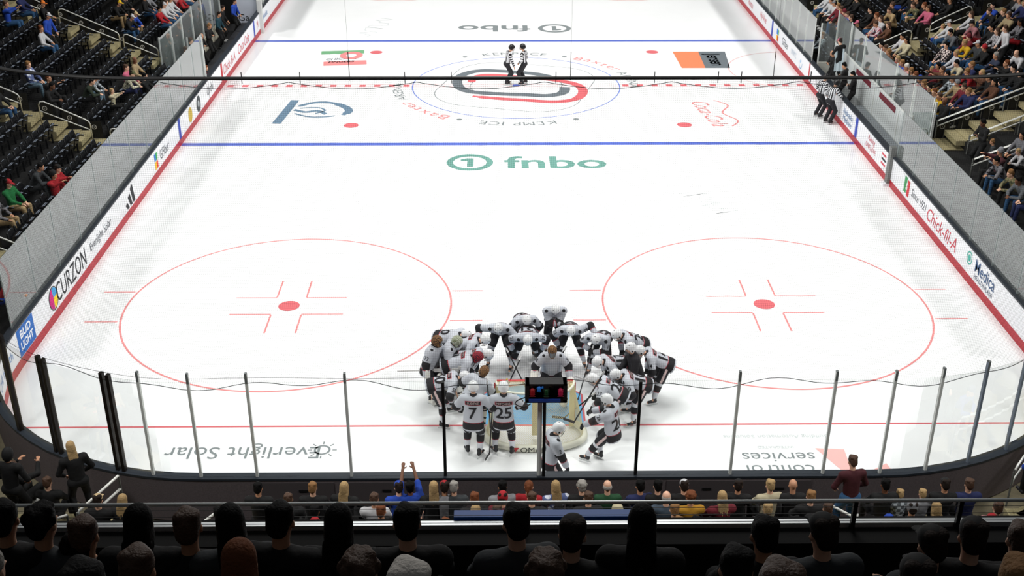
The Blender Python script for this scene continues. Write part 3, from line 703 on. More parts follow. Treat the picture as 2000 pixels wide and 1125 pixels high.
def body_mesh(s, vox, hands=True, shoes=True, name='body', arms=True):
    q = s.sc; pr = [('c', s.hip, s.chest, .125*q, .14*q, s.fw, .7, .04), ('c', s.sh[0], s.sh[1], .065*q, .065*q, None, 1, .06)]
    for i in (0, 1):
        pr += [('c', s.hj[i], s.kn[i], .085*q, .058*q, None, 1, .05), ('c', s.kn[i], s.ank[i], .056*q, .036*q, None, 1, .03)]
        a = R(s.toe[i]); f = A_((math.sin(a), math.cos(a), 0)); pr.append(('c', s.ank[i]-f*.03-A_((0, 0, .04)), s.ank[i]+f*.15-A_((0, 0, .06)), .035*q, .028*q, None, 1, .03))
        pr += [('c', s.sh[i], s.el[i], .055*q, .04*q, None, 1, .04), ('c', s.el[i], s.wr[i], .04*q, .028*q, None, 1, .02)]
        if hands: pr += hand_prims(s, i)
    pr += head_prims(s)
    V, Q = field_mesh(pr, vox); C = V[Q].mean(1); H = s.Rh; L = (C-s.hd)@H/q; mi = np.zeros(len(Q), int)
    for ex in (-.03, .03): mi[(np.linalg.norm((L-A_((ex, .088, -.002)))*A_((1, 1, 1.6)), axis=1) < .015)] = 1
    mi[(np.abs(L[:, 0]) < .025) & (np.abs(L[:, 2]+.06) < .007) & (L[:, 1] > .07)] = 2
    return V, Q, mi
EYE = mat('eye_dark', (40, 30, 26), .3); LIP = mat('lip_tone', (168, 96, 86), .5)
SK = [mat('skin_fair', (226, 178, 150), .55), mat('skin_tan', (196, 144, 112), .55), mat('skin_brown', (118, 78, 56), .5)]
# ---- head wear / hair in the head frame (cached meshes)
HAIRM = {}
def hair_mesh(kind):
    if kind in HAIRM: return HAIRM[kind]
    e = lambda x, y, z, r_, k=.02: ('e', (x, y, z), r_, None, k); vx = .012
    sh = [e(0, -.022, .045, (.084, .096, .095)), e(0, -.075, -.01, (.07, .04, .07))]
    st = [('c', (x_, -.08, -.1), (x_*1.25, -.09-.01*(i_ % 2), -.24-.03*((i_*5) % 4)), .022, .009, None, 1, .012) for i_, x_ in enumerate(np.linspace(-.07, .07, 9))]
    if kind == 'short': pr = sh+[e(.05*math.cos(a*1.9), -.03+.06*math.sin(a*1.9), .1, (.035, .04, .03), .02) for a in range(4)]
    elif kind == 'curly': pr = sh+[e(.04*math.cos(a*2.4)*1.3, -.03+.06*math.sin(a*2.4), .11-.012*(a % 3), (.035, .035, .03), .01) for a in range(9)]+[e(.08*math.cos(a), -.03+.08*math.sin(a), .05, (.03, .03, .04), .01) for a in (0, 3.1, 3.8, 4.7, 5.4)]
    elif kind == 'balding': pr = [e(0, -.055, -.005, (.083, .06, .055)), e(-.06, -.01, 0, (.025, .05, .035)), e(.06, -.01, 0, (.025, .05, .035))]
    elif kind == 'long': pr = sh+[e(0, -.065, -.06, (.078, .046, .1), .03), e(-.07, -.02, -.07, (.02, .035, .1), .03), e(.07, -.02, -.07, (.02, .035, .1), .03)]+st
    elif kind == 'pony': pr = sh+[e(0, -.11, .05, (.03, .03, .03), .02), e(0, -.135, -.04, (.026, .024, .09), .02), e(0, -.125, -.14, (.02, .02, .07), .03)]
    elif kind == 'bun': pr = sh+[e(0, -.08, .1, (.045, .045, .04), .015)]
    elif kind == 'beanie': pr = [e(0, -.015, .055, (.09, .104, .1)), ('c', (0, -.015, .03), (0, -.015, .05), .098, .094, None, 1, .01)]
    elif kind == 'cap': pr = [e(0, -.012, .062, (.086, .1, .082)), ('c', (0, .085, .045), (0, .16, .035), .062, .05, (0, .1, 1), .16, .01)]
    elif kind == 'hood': pr = sh+[e(0, -.03, .0, (.105, .115, .15))]
    V, Q = field_mesh(pr, vx); HAIRM[kind] = mesh_np(kind, V, Q, [mat('hair_brown', (74, 50, 34), .6, nscale=55, bump=.7)]); return HAIRM[kind]
def head_matrix(s):
    M4 = Matrix([list(map(float, s.Rh[i]*s.sc))+[float(s.hd[i])] for i in range(3)]+[[0, 0, 0, 1]]); return M4
def clothes_meshes(s, vox, shorts=False, tee=False, loose=1.0):
    q = s.sc; l = loose
    top = [('c', s.hip+s.up*.0, s.chest, .15*q*l, .17*q*l, s.fw, .72, .04), ('c', s.sh[0], s.sh[1], .08*q*l, .08*q*l, None, 1, .07), ('c', s.neck-s.up*.06, s.neck, .07, .06, None, 1, .03)]
    for i in (0, 1):
        top.append(('c', s.sh[i], s.el[i], .072*q*l, .058*q*l, None, 1, .04))
        if not tee: top.append(('c', s.el[i], s.el[i]+(s.wr[i]-s.el[i])*.92, .056*q*l, .042*q*l, None, 1, .02))
    bot = [('c', s.hj[0], s.hj[1], .115*q, .115*q, None, 1, .04), ('c', s.hip, s.hip+s.up*.06, .13*q, .12*q, s.fw, .8, .04)]
    for i in (0, 1):
        bot.append(('c', s.hj[i], s.kn[i], .102*q, .076*q, None, 1, .03))
        if not shorts: bot.append(('c', s.kn[i], s.kn[i]+(s.ank[i]-s.kn[i])*.92, .073*q, .055*q, None, 1, .02))
    sho = []
    for i in (0, 1):
        a = R(s.toe[i]); f = A_((math.sin(a), math.cos(a), 0)); sho.append([('c', s.ank[i]-f*.04-A_((0, 0, .05)), s.ank[i]+f*.15-A_((0, 0, .065)), .048*q, .036*q, None, 1, .02), ('c', s.ank[i], s.ank[i]-A_((0, 0, .04)), .045*q, .045*q, None, 1, .02)])
    return field_mesh(top, vox), field_mesh(bot, vox), [field_mesh(x, vox) for x in sho]
# ---- crowd templates
TP = {}
def template(key, **kw):
    shorts = kw.pop('shorts', False); tee = kw.pop('tee', False); vox = kw.pop('vox', .012)
    s = Skel(**kw); V, Q, mi = body_mesh(s, vox); d = dict(s=s)
    d['body'] = mesh_np('body', V, Q, [SK[0], EYE, LIP], mi)
    (tv, tq), (bv, bq), sh = clothes_meshes(s, .018, shorts, tee)
    d['shirt'] = mesh_np('shirt', tv, tq, [BLACKP]); d['trousers'] = mesh_np('trousers', bv, bq, [BLACKP])
    d['shoe'] = [mesh_np('shoe', v, f, [BLACKP]) for v, f in sh]; d['hm'] = head_matrix(s); TP[key] = d
sit = dict(hip=(0, -.08, .52), feet=((-.13, .42, 0), (.13, .42, 0)), kpole=((-.1, .6, 1), (.1, .6, 1)))
template('lap', **sit, lean=-4, hands=((-.1, .3, .66), (.1, .3, .66)), head=14)
template('lean', **dict(sit, feet=((-.17, .38, 0), (.17, .4, 0))), lean=32, hands=((-.06, .5, .66), (.06, .5, .66)), head=-8, epole=((-1, .2, -1), (1, .2, -1)))
template('arms', **sit, lean=2, hands=((-.25, .35, 1.1), (.2, .4, 1.12)), head=0, epole=((-1, 0, -.4), (1, 0, -.4)))
template('turn', **sit, lean=0, twist=14, hands=((-.05, .28, .7), (.22, .3, .64)), head=8, hyaw=-30)
template('laptee', **sit, lean=4, hands=((-.15, .4, .64), (.15, .4, .64)), head=10, shorts=True, tee=True)
template('stand', lean=6, hip=(0, 0, .93), hands=((-.2, .25, .95), (.2, .25, .95)), head=10)
template('standarms', lean=2, hip=(0, 0, .93), hands=((-.03, .22, 1.2), (.05, .2, 1.18)), head=20, epole=((-1, 0, -.8), (1, 0, -.8)))
template('phone', **sit, lean=0, hands=((-.08, .42, 1.42), (.1, .42, 1.42)), head=-4, epole=((-1, .2, -.6), (1, .2, -.6)), tee=True)
CC = {'navy': (34, 44, 92), 'blue': (34, 78, 190), 'black': (20, 20, 22), 'white': (222, 222, 224), 'grey': (150, 152, 156), 'red': (188, 28, 40), 'whitepat': (206, 212, 226),
      'greenblack': (44, 56, 40), 'greypat': (128, 134, 138), 'cream': (214, 204, 170), 'creamplaid': (188, 184, 160), 'pink': (220, 110, 140), 'beige': (180, 156, 118), 'charcoal': (60, 64, 68),
      'green': (22, 120, 60), 'blackpat': (44, 42, 46), 'maroon': (122, 30, 44), 'stripe': (196, 170, 176), 'brown': (104, 66, 44), 'camo': (92, 92, 62), 'khakitop': (176, 158, 120),
      'pinkpale': (226, 168, 168), 'greyjk': (104, 108, 112), 'maroonwhite': (180, 120, 126), 'yellow': (226, 180, 30), 'floral': (46, 44, 48), 'plaid': (150, 126, 116), 'hoodiewhite': (214, 216, 222),
      'navyvest': (50, 60, 84), 'flannel': (100, 112, 126), 'vest': (120, 120, 126), 'whitepink': (232, 206, 218), 'maroonblack': (76, 26, 34), 'mustard': (206, 150, 40), 'slate': (74, 90, 106),
      'jeans': (52, 96, 140), 'jeanslight': (132, 164, 186), 'khaki': (196, 166, 120), 'darkgreen': (36, 86, 52), 'teal': (30, 70, 84)}
HC = {'brown': (78, 52, 34), 'black': (13, 12, 12), 'blond': (172, 144, 102), 'tan': (138, 102, 66), 'auburn': (112, 66, 42), 'grey': (150, 146, 140), 'white': (214, 208, 200), 'dark': (40, 32, 28)}
PAT = {'plaid': ((40, 26, 28), (222, 206, 200), 'check', 14), 'floral': ((30, 28, 30), (170, 168, 172), 'dots', 22), 'stripe': ((150, 60, 80), (226, 222, 224), 'wave', 6), 'flannel': ((70, 80, 96), (146, 156, 166), 'check', 18),
       'camo': ((62, 66, 44), (120, 112, 80), 'dots', 9), 'creamplaid': ((206, 202, 178), (120, 118, 100), 'check', 16), 'blackpat': ((24, 22, 24), (110, 108, 112), 'dots', 10), 'greypat': ((88, 94, 98), (176, 184, 190), 'check', 12), 'whitepat': ((214, 220, 232), (90, 104, 150), 'dots', 7)}
CW_ = {'whitepat': 'white patterned', 'greenblack': 'dark green', 'greypat': 'grey checked', 'creamplaid': 'cream plaid', 'blackpat': 'black patterned', 'stripe': 'striped', 'khakitop': 'khaki', 'pinkpale': 'pale pink',
       'greyjk': 'grey', 'maroonwhite': 'maroon and white', 'floral': 'black floral', 'hoodiewhite': 'white hooded', 'navyvest': 'navy', 'flannel': 'grey flannel', 'vest': 'grey', 'whitepink': 'white and pink', 'maroonblack': 'dark maroon',
       'jeanslight': 'light denim', 'jeans': 'blue denim', 'plaid': 'black and white plaid', 'darkgreen': 'dark green'}
CC = {k: tuple(int(u*.86) for u in v) for k, v in CC.items()}
def cloth(c):
    if c in PAT: return pattern('cloth_'+c, *PAT[c])
    return mat('cloth_'+c, CC[c], .85, nscale=7, bump=.8)
def headgear(h):
    """word -> list of (mesh kind, object name, colour) , skin index, words"""
    sk = 0; hs = []
    if h in ('darkskin', 'darkbald'): sk = 2
    if h == 'darkskin': return [('short', 'hair', 'black')], 2, 'short black hair'
    if h in ('darkbald', 'bald'): return [], sk, 'a bald head'
    if h.endswith('cap') or h.endswith('beanie'):
        kd = 'cap' if h.endswith('cap') else 'beanie'; c = h[:-len(kd)]
        return [(kd, 'cap' if kd == 'cap' else 'beanie', 'C:'+c), ('short', 'hair', 'dark')], 0, 'a %s %s' % (c, kd if kd == 'cap' else 'knitted hat')
    if h.startswith('long'): return [('long', 'hair', h[4:])], 0, 'long %s hair' % h[4:]
    if h.endswith('long'): return [('long', 'hair', h[:-4])], 0, 'long %s hair' % h[:-4]
    if h.endswith('pony'): return [('pony', 'hair', h[:-4])], 0, 'a %s ponytail' % h[:-4]
    if h.endswith('curly'): return [('curly', 'hair', h[:-5])], 0, 'curly %s hair' % h[:-5]
    if h.startswith('ring'): return [('balding', 'hair', 'grey')], 0, 'a balding grey head'
    if h.endswith('hood'): return [('hood', 'hood', 'C:'+h[:-4])], 0, 'a %s hood up' % h[:-4]
    return [('short', 'hair', h)], 0, 'short %s hair' % h
HCC = dict(CC, orange=(226, 120, 40), olive=(84, 88, 56), tan=(196, 172, 130), yellow=(236, 190, 30))
HCC['cream'] = (206, 196, 160)
def setm(o, i, m): o.material_slots[i].link = 'OBJECT'; o.material_slots[i].material = m
LABELS = {}
def person(pose, loc, rz, top, bottom, head, label, group, sc_=1.0, cat='person', gl_=None):
    t = TP[pose]; b = LABELS.get(label, 0); LABELS[label] = b+1
    r = thing('person', label, cat, loc, rz, group); r.scale = (sc_,)*3
    gear, sk, _ = headgear(head); skm = SK[sk] if sk else SK[(hash_(label)) % 2]
    o = link('body', t['body'], r); setm(o, 0, skm)
    o = link('shirt', t['shirt'], r); setm(o, 0, cloth(top)); o = link('trousers', t['trousers'], r); setm(o, 0, cloth(bottom))
    for me in t['shoe']: o = link('shoe', me, r); setm(o, 0, mat('shoe_dark', (34, 34, 38), .6) if hash_(label+'s') % 2 else mat('shoe_pale', (190, 190, 188), .6))
    for kd, nm, c in gear:
        o = link(nm, hair_mesh(kd), r); o.matrix_local = t['hm']
        setm(o, 0, mat('hat_'+c[2:], HCC[c[2:]], .8) if c.startswith('C:') else mat('hair_'+c, HC[c], .7, spec=.12, nscale=55, bump=.6))
    return r
def hash_(s): return sum(ord(c)*(i+3) for i, c in enumerate(s))
# ------------------------------------------------------------------ hockey players
JW = mat('jersey_white', (186, 190, 198), .85, bump=.9, nscale=6); JB = mat('jersey_charcoal', (30, 29, 33), .85); JR = mat('jersey_red_trim', (170, 62, 72), .8); PANT = mat('pants_charcoal', (31, 31, 36), .8, bump=.2, nscale=10)
PINK = mat('pants_pale_stripe', (214, 190, 188), .8); SOCKW = mat('sock_white', (206, 210, 216), .85); HELW = mat('helmet_white', (226, 228, 230), .25); HELB = mat('helmet_black', (18, 18, 20), .3)
BOOT = mat('skate_boot', (26, 27, 31), .35); HOLD = mat('skate_holder', (214, 216, 216), .4); STEEL = mat('skate_steel', (200, 205, 205), .2, .9); GLV = mat('glove_black', (24, 24, 27), .7); GLVW = mat('glove_white_trim', (206, 206, 208), .7)
PADW = mat('goalie_pad_white', (222, 222, 216), .6); PADK = mat('goalie_pad_black', (28, 28, 30), .6); MASKM = pattern('mask_painted', (46, 32, 28), (148, 108, 66), 'wave', 14)
MASKG = pattern('mask_painted_pale', (186, 192, 176), (112, 120, 86), 'wave', 16); MASKR = pattern('mask_painted_red', (40, 34, 46), (176, 36, 50), 'wave', 15)
SHEL = mat('undershirt_dark', (24, 24, 27), .9)
def seg_t(C, a, b):
    ab = b-a; t = ((C-a)@ab)/(ab@ab); return t, np.linalg.norm(C-(a+np.clip(t, 0, 1)[:, None]*ab), axis=1)
def helmet_meshes(color=None):
    key = ('hel', color)
    if key in HAIRM: return HAIRM[key]
    e = lambda x, y, z, r_, k=.02: ('e', (x, y, z), r_, None, k)
    V, Q = field_mesh([e(0, -.012, .05, (.1, .118, .1)), e(0, -.05, -.0, (.092, .085, .075), .03), e(-.088, -.01, -.01, (.022, .04, .045), .02), e(.088, -.01, -.01, (.022, .04, .045), .02)], .009)
    keep = V[Q].mean(1); k_ = ~((keep[:, 1] > .05) & (keep[:, 2] < .02)); Q = Q[k_]; C = V[Q].mean(1)
    mi = np.zeros(len(Q), int)
    for hx, hy, hz in ((-.055, .03, .12), (.055, .03, .12), (0, -.07, .14), (-.04, .095, .085), (.04, .095, .085)):
        mi[np.linalg.norm(C-A_((hx, hy, hz)), axis=1) < .0125] = 1
    mi[(np.abs(C[:, 0]) > .1) & (np.linalg.norm(C[:, 1:]-A_((-.01, -.01)), axis=1) < .02)] = 1; mi[(C[:, 1] > .085) & (C[:, 2] < .035)] = 1
    hm = mesh_np('helmet', V, Q, [HELW, HELB], mi)
    m = MB()  # clear visor / cage
    pts = []
    for i in range(9):
        a = R(-65+130*i/8); pts.append((.104*math.sin(a), .01+.108*math.cos(a)))
    m.add([(x, y, .03) for x, y in pts]+[(x*1.0, y*1.0, -.055) for x, y in pts], [(i, i+1, 9+i+1, 9+i) for i in range(8)])
    vis = m.mesh('visor', mat('visor_smoke', (50, 54, 58), .15))
    m = MB()
    for z_ in (-.01, -.03, -.05, -.07, -.09): m.tube([(x*(1+z_), y*(1+z_*.8)+.004, z_) for x, y in pts], .0028, 4)
    for x, y in pts[1::2]: m.tube([(x, y, .03), (x*.98, y+.006, -.04), (x*.9, y*.93, -.1)], .0028, 4)
    cg = m.mesh('face_cage', mat('cage_steel', (120, 124, 126), .3, .8)); HAIRM[key] = (hm, vis, cg); return HAIRM[key]
def mask_mesh():
    if 'mask' in HAIRM: return HAIRM['mask']
    e = lambda x, y, z, r_, k=.02: ('e', (x, y, z), r_, None, k)
    V, Q = field_mesh([e(0, .0, .03, (.112, .13, .12)), e(0, .05, -.07, (.08, .09, .09), .04), e(0, -.06, -.02, (.1, .08, .09), .03)], .013)
    C = V[Q].mean(1); mi = ((C[:, 1] > .085) & (C[:, 2] < .05) & (C[:, 2] > -.07) & (np.abs(C[:, 0]) < .07)).astype(int)
    HAIRM['mask'] = mesh_np('goalie_mask', V, Q, [MASKM, mat('cage_steel', (120, 124, 126), .3, .8)], mi); return HAIRM['mask']
def skate_mesh(toe, ank, pitch=0):
    a = R(toe); f = Vector((math.sin(a), math.cos(a), 0)); k = Vector(ank)
    V, Q = field_mesh([('c', k-f*.03+Vector((0, 0, .05)), k-f*.03-Vector((0, 0, .03)), .052, .048, None, 1, .02), ('c', k-f*.05-Vector((0, 0, .045)), k+f*.13-Vector((0, 0, .055)), .042, .034, None, 1, .02)], .014)
    b = mesh_np('boot', V, Q, [BOOT]); m = MB(); Mz = Matrix.Rotation(-a, 3, 'Z')
    for o_ in (-.045, .1): m.box(k+f*o_-Vector((0, 0, .105)), (.022, .05, .035), 0, Mz)
    m.box(k+f*.03-Vector((0, 0, .122)), (.018, .26, .012), 0, Mz); h = m.mesh('blade_holder', HOLD)
    m = MB(); m.box(k+f*.03-Vector((0, 0, .138)), (.005, .29, .026), 0, Mz); return b, h, m.mesh('blade', STEEL)
def player(x, y, face, label, num='', name_='', goalie=False, gloves=True, arm_num=True, gear='helmet', vest=False, stick=None, top='player', **kw):
    """face: compass direction looked at, degrees, 0 = +Y, 90 = +X"""
    lean_ = kw.get('lean', 5); kw.setdefault('fz', .15); s = Skel(**kw); q = s.sc
    t = thing('hockey_player' if top == 'player' else 'hockey_official', label, 'hockey player' if top == 'player' else 'referee', (x, y, 0), R(-face))
    V, Q, mi = body_mesh(s, .018, hands=False); bd = link('body', mesh_np('body', V, Q, [SK[0], EYE, LIP], mi), t)
    # jersey
    w_ = 1.14 if goalie else 1.05
    pj = [('c', s.hip-s.up*.16, s.chest, .228*q*w_, .19*q*w_, s.fw, .74, .05), ('c', s.sh[0]*.86+s.sh[1]*.14, s.sh[1]*.86+s.sh[0]*.14, .105*q*w_, .105*q*w_, None, 1, .09), ('c', s.neck-s.up*.08, s.neck-s.up*.0, .085, .07, None, 1, .04)]
    if top != 'player': pj = [('c', s.hip-s.up*.02, s.chest, .15*q, .17*q, s.fw, .72, .05), ('c', s.sh[0], s.sh[1], .085*q, .085*q, None, 1, .07), ('c', s.neck-s.up*.08, s.neck, .075, .06, None, 1, .04)]
    for i in (0, 1):
        we = s.el[i]+(s.wr[i]-s.el[i])*.9; r1, r2, r3 = (.1*w_, .085*w_, .07*w_) if top == 'player' else (.078, .064, .05)
        pj += [('c', s.sh[i], s.el[i], r1*q, r2*q, None, 1, .05), ('c', s.el[i], we, r2*q, r3*q, None, 1, .03)]
    V, Q = field_mesh(pj, .011); C = V[Q].mean(1); mi = np.zeros(len(Q), int)
    T, dT = seg_t(C, s.hip-s.up*.24, s.neck); arms = [(seg_t(C, s.sh[i], s.el[i]), seg_t(C, s.el[i], s.wr[i])) for i in (0, 1)]
    dA = np.minimum.reduce([np.minimum(a[0][1], a[1][1]) for a in arms]); tors = (dT < dA+.06) | (T < .3)
    tz = (C-(s.hip-s.up*.05))@s.up
    if top == 'player':
        th = (C-s.hip)@s.up; tors = (dT < dA+.06) | (th < .1)
        hc_ = -.25 if lean_ < 40 else -.17
        mi[tors & (th < hc_+.2)] = 1; mi[tors & (th < hc_+.035)] = 3; mi[tors & (th >= hc_+.2) & (th < hc_+.215)] = 2
        for i in (0, 1):
            (tu, du), (tf, df) = arms[i]; inn = (np.minimum(du, df) < .13) & (~tors | (dT > .16)) & (tz > -.3)
            mi[inn & ((tu > .78) & (du <= df+.02) | ((tf > -.05) & (tf < .42) & (df <= du+.02))) & (dT > .17)] = 1
            mi[inn & (tf > .42) & (tf < .48) & (df <= du)] = 2
            sp = s.sh[i]+s.up*.085+s.fw*.03; mi[np.linalg.norm(C-sp, axis=1) < .048] = 1
        mi[(np.linalg.norm(C-s.neck-s.up*.02, axis=1) < .1)] = 1
        kp = ~((th < hc_) & ((dT < .3) & (np.minimum.reduce([np.minimum(a_[0][1], a_[1][1]) for a_ in arms]) > .09))); Q = Q[kp]; mi = mi[kp]; C = C[kp]
        mats = [JW, JB, JR, JW] if not vest else [JB, JB, JB, JB]
    else:
        L = (C-s.hip)@s.rt; st = (np.floor((L+10)/.045).astype(int) % 2 == 0)
        for i in (0, 1):
            (tu, du), (tf, df) = arms[i]; onarm = (np.minimum(du, df) < .09) & (dT > .14)
            ln = np.where(du < df, tu*.3, .3+tf*.27); st = np.where(onarm, np.floor((ln+10)/.05).astype(int) % 2 == 0, st)
        mi[st] = 1; mi[(np.linalg.norm(C-s.neck-s.up*.02, axis=1) < .085)] = 1; mats = [mat('official_white', (214, 216, 220), .85), JB]
    jer = link('jersey', mesh_np('jersey', V, Q, mats, mi), t); bvh = BVHTree.FromPolygons([tuple(v) for v in V], [tuple(f) for f in Q])
    # trousers
    pp = [('c', s.hj[0]*.8+s.hj[1]*.2, s.hj[1]*.8+s.hj[0]*.2, .125*q, .125*q, None, 1, .05), ('c', s.hip, s.hip+s.up*.06, .13*q, .12*q, None, 1, .04)]
    for i in (0, 1):
        e_ = s.hj[i]+(s.kn[i]-s.hj[i])*(.84 if top == 'player' else 1); pp.append(('c', s.hj[i], e_, .118*q if top == 'player' else .11, .115*q if top == 'player' else .085, None, 1, .03))
        if top != 'player': pp.append(('c', s.kn[i], s.kn[i]+(s.ank[i]-s.kn[i])*.86, .085, .075, None, 1, .02))
    V, Q = field_mesh(pp, .0145); C = V[Q].mean(1); mi = np.zeros(len(Q), int)
    if top == 'player':
        for i in (0, 1):
            g = -1 if i == 0 else 1; t_, d_ = seg_t(C, s.hj[i], s.kn[i]); ax = unit(s.kn[i]-s.hj[i]); lat = A_((1, 0, 0)); lat = unit(lat-ax*(lat@ax)); cr_ = np.cross(ax, lat)
            rel = C-(s.hj[i]+t_[:, None]*(s.kn[i]-s.hj[i])); mi[(rel@lat*g > .06) & (np.abs(rel@cr_) < .028) & (t_ > -.1) & (t_ < 1)] = 1
    link('pants', mesh_np('pants', V, Q, [PANT, PINK], mi), t)
    # socks and skates
    for i in (0, 1):
        if top == 'player' and not goalie:
            V, Q = field_mesh([('c', s.kn[i], s.kn[i]+(s.ank[i]-s.kn[i])*.84, .088*q, .062*q, None, 1, .02), ('c', s.kn[i], s.kn[i]+(s.ank[i]-s.kn[i])*.4, .09*q, .085*q, None, 1, .02), ('c', s.kn[i]+(s.hj[i]-s.kn[i])*.25, s.kn[i], .088, .088, None, 1, .02)], .016)
            C = V[Q].mean(1); t_, _ = seg_t(C, s.kn[i], s.ank[i]); mi = np.zeros(len(Q), int); mi[(t_ > .12) & (t_ < .5)] = 1; mi[(t_ >= .5) & (t_ < .54)] = 2
            link('sock', mesh_np('sock', V, Q, [SOCKW, JB, JR], mi), t)
        elif goalie:
            k_, a_ = s.kn[i], s.ank[i]; fw = unit(A_((math.sin(R(s.toe[i])), math.cos(R(s.toe[i])), 0))); up_ = unit(k_-a_); off = fw*.07
            V, Q = field_mesh([('c', a_+off*1.1-A_((0, 0, .02)), k_+off+up_*.22, .125, .125, fw, .42, .03), ('c', a_-A_((0, 0, .04)), a_+fw*.16-A_((0, 0, .06)), .085, .075, A_((0, 0, 1)), .55, .02)], .018)
            C = V[Q].mean(1); t_, _ = seg_t(C, a_, k_); mi = (((t_ > .9) & (t_ < 1.0)) | ((t_ > .2) & (t_ < .3)) | ((t_ > .5) & (t_ < .58) & (((C-a_)@np.cross(fw, up_)) > .04))).astype(int)
            link('leg_pad', mesh_np('leg_pad', V, Q, [PADW, PADK], mi), t)
        b, h, bl = skate_mesh(s.toe[i], s.ank[i]); sk_ = link('skate', b, t); link('blade_holder', h, sk_); link('blade', bl, sk_)
    # gloves
    for i in (0, 1):
        w0 = s.wr[i]; d = unit(w0-s.el[i]); n = unit(np.cross(d, A_((0, 0, 1)))) if abs(d[2]) < .9 else unit(np.cross(d, A_((0, 1, 0)))); pn = np.cross(n, d)
        if goalie and i == 1:   # blocker
            V, Q = field_mesh([('c', w0-d*.1+pn*.05, w0+d*.2+pn*.05, .1, .1, pn, .35, .02), ('c', w0, w0+d*.08, .05, .05, None, 1, .02)], .016); link('blocker', mesh_np('blocker', V, Q, [PADW]), t); continue
        if goalie and i == 0:
            V, Q = field_mesh([('e', w0+d*.12, (.13, .07, .13), None, .02), ('c', w0-d*.1, w0+d*.02, .065, .075, None, 1, .03), ('e', w0+d*.2+n*.06, (.07, .05, .07), None, .03)], .016); C = V[Q].mean(1)
            link('catching_glove', mesh_np('catching_glove', V, Q, [PADW, mat('catch_glove_red', (150, 32, 48), .7)], (np.linalg.norm(C-(w0+d*.16), axis=1) < .09).astype(int)), t); continue
        if top != 'player' or not gloves:
            V, Q = field_mesh([('c', w0-d*.02, w0+d*.08, .03, .034, pn, .6, .01)]+hand_prims(s, i), .009); link('hand', mesh_np('hand', V, Q, [SK[1]]), t); continue
        pr = [('c', w0-d*.12, w0-d*.0, .062, .055, None, 1, .02), ('c', w0, w0+d*.07, .052, .055, pn, .7, .02)]
        for j, off in enumerate((-.042, -.015, .013, .04)):
            b_ = w0+d*.1+n*off; m_ = b_+unit(d*.7-pn*.7)*.045; pr += [('c', b_, m_, .02, .019, None, 1, .004), ('c', m_, m_+unit(-pn-d*.35)*.04, .019, .017, None, 1, .004)]
        g = -1 if i == 0 else 1; b_ = w0+d*.04-n*.05*g; pr += [('c', b_, b_+unit(d-n*g)*.05, .021, .018, None, 1, .01)]
        V, Q = field_mesh(pr, .0125); C = V[Q].mean(1); al = (C-w0)@d
        link('glove', mesh_np('glove', V, Q, [GLV, GLVW], ((al < -.09) & (al > -.125)).astype(int)), t)
    # head
    hm = head_matrix(s)
    if gear == 'helmet':
        a, v, c = helmet_meshes(); o = link('helmet', a, t); o.matrix_local = hm @ Matrix.Scale(1.12, 4); l_ = link('face_cage', c, o)
        if top != 'player': setm(o, 0, HELB)
    else:
        o = link('goalie_mask', mask_mesh(), t); o.matrix_local = hm; setm(o, 0, {'mask': MASKM, 'maskpale': MASKG, 'maskred': MASKR}[gear])
    # lettering draped on the back and sleeves
    bk = -Vector(s.fw); up = Vector(s.up); rt = Vector(s.rt)
    def drape(txt, size, org, xa, ya, nrm, mt, nm, bold=.03, sx=1.0, lift=.006, box=None):
        mb = MB()
        if txt:
            Vt, Ft = text_geo(txt, size, 0, bold, sx); Vt = list(Vt); Ft = [f for f in Ft]; mx = max(.03, size*.14)
            for _ in range(7):
                nf = []; cache = {}; ch = False
                for f in Ft:
                    f = list(f); L = [(math.dist(Vt[f[i]], Vt[f[(i+1) % len(f)]]), i) for i in range(len(f))]; l, i = max(L)
                    if l <= mx or len(f) != 3: nf.append(f); continue
                    a_, b_, c_ = f[i], f[(i+1) % 3], f[(i+2) % 3]; key = (min(a_, b_), max(a_, b_)); ch = True
                    if key not in cache: Vt.append(((Vt[a_][0]+Vt[b_][0])/2, (Vt[a_][1]+Vt[b_][1])/2)); cache[key] = len(Vt)-1
                    m_ = cache[key]; nf += [[a_, m_, c_], [m_, b_, c_]]
                Ft = nf
                if not ch: break
        else:
            nx, ny = 8, 3; Vt = [(box[0]*(i/nx-.5), box[1]*(j/ny-.5)) for j in range(ny+1) for i in range(nx+1)]; Ft = [(j*(nx+1)+i, j*(nx+1)+i+1, (j+1)*(nx+1)+i+1, (j+1)*(nx+1)+i) for j in range(ny) for i in range(nx)]
        out = []
        for a, b in Vt:
            p0 = org+xa*a+ya*b+nrm*.4; h = bvh.ray_cast(p0, -nrm)
            out.append((h[0]+nrm*lift) if h[0] is not None else org+xa*a+ya*b+nrm*.1)
        mb.add(out, Ft); mb.build(nm, mt, t)
    O = Vector(s.hip)
    if num: drape(num, .36, O+up*.19, rt, up, bk, JB, 'jersey_number', .02, 1.05, lift=.01)
    if name_:
        wd = min(.36, .05*len(name_)+.03)
        drape('', 0, O+up*.415, rt, up, bk, JR, 'name_bar_edge', box=(wd+.03, .1), lift=.005); drape('', 0, O+up*.415, rt, up, bk, JB, 'name_bar', box=(wd, .075), lift=.008)
        drape(name_, .075, O+up*.415, rt, up, bk, mat('lettering_pale', (196, 170, 168), .8), 'name_lettering', 0, .95, lift=.012)
    if num and arm_num:
        for i in (0, 1):
            g = -1 if i == 0 else 1; a = Vector(unit(s.el[i]-s.sh[i])); ou = Vector(unit((s.sh[i]-s.chest)-A_(a)*((s.sh[i]-s.chest)@A_(a)))); xx = ou.cross(a); 
            drape(num, .13, Vector(s.sh[i])+a*.15, xx, -a, ou, JB, 'sleeve_number', .01, .95, lift=.009)
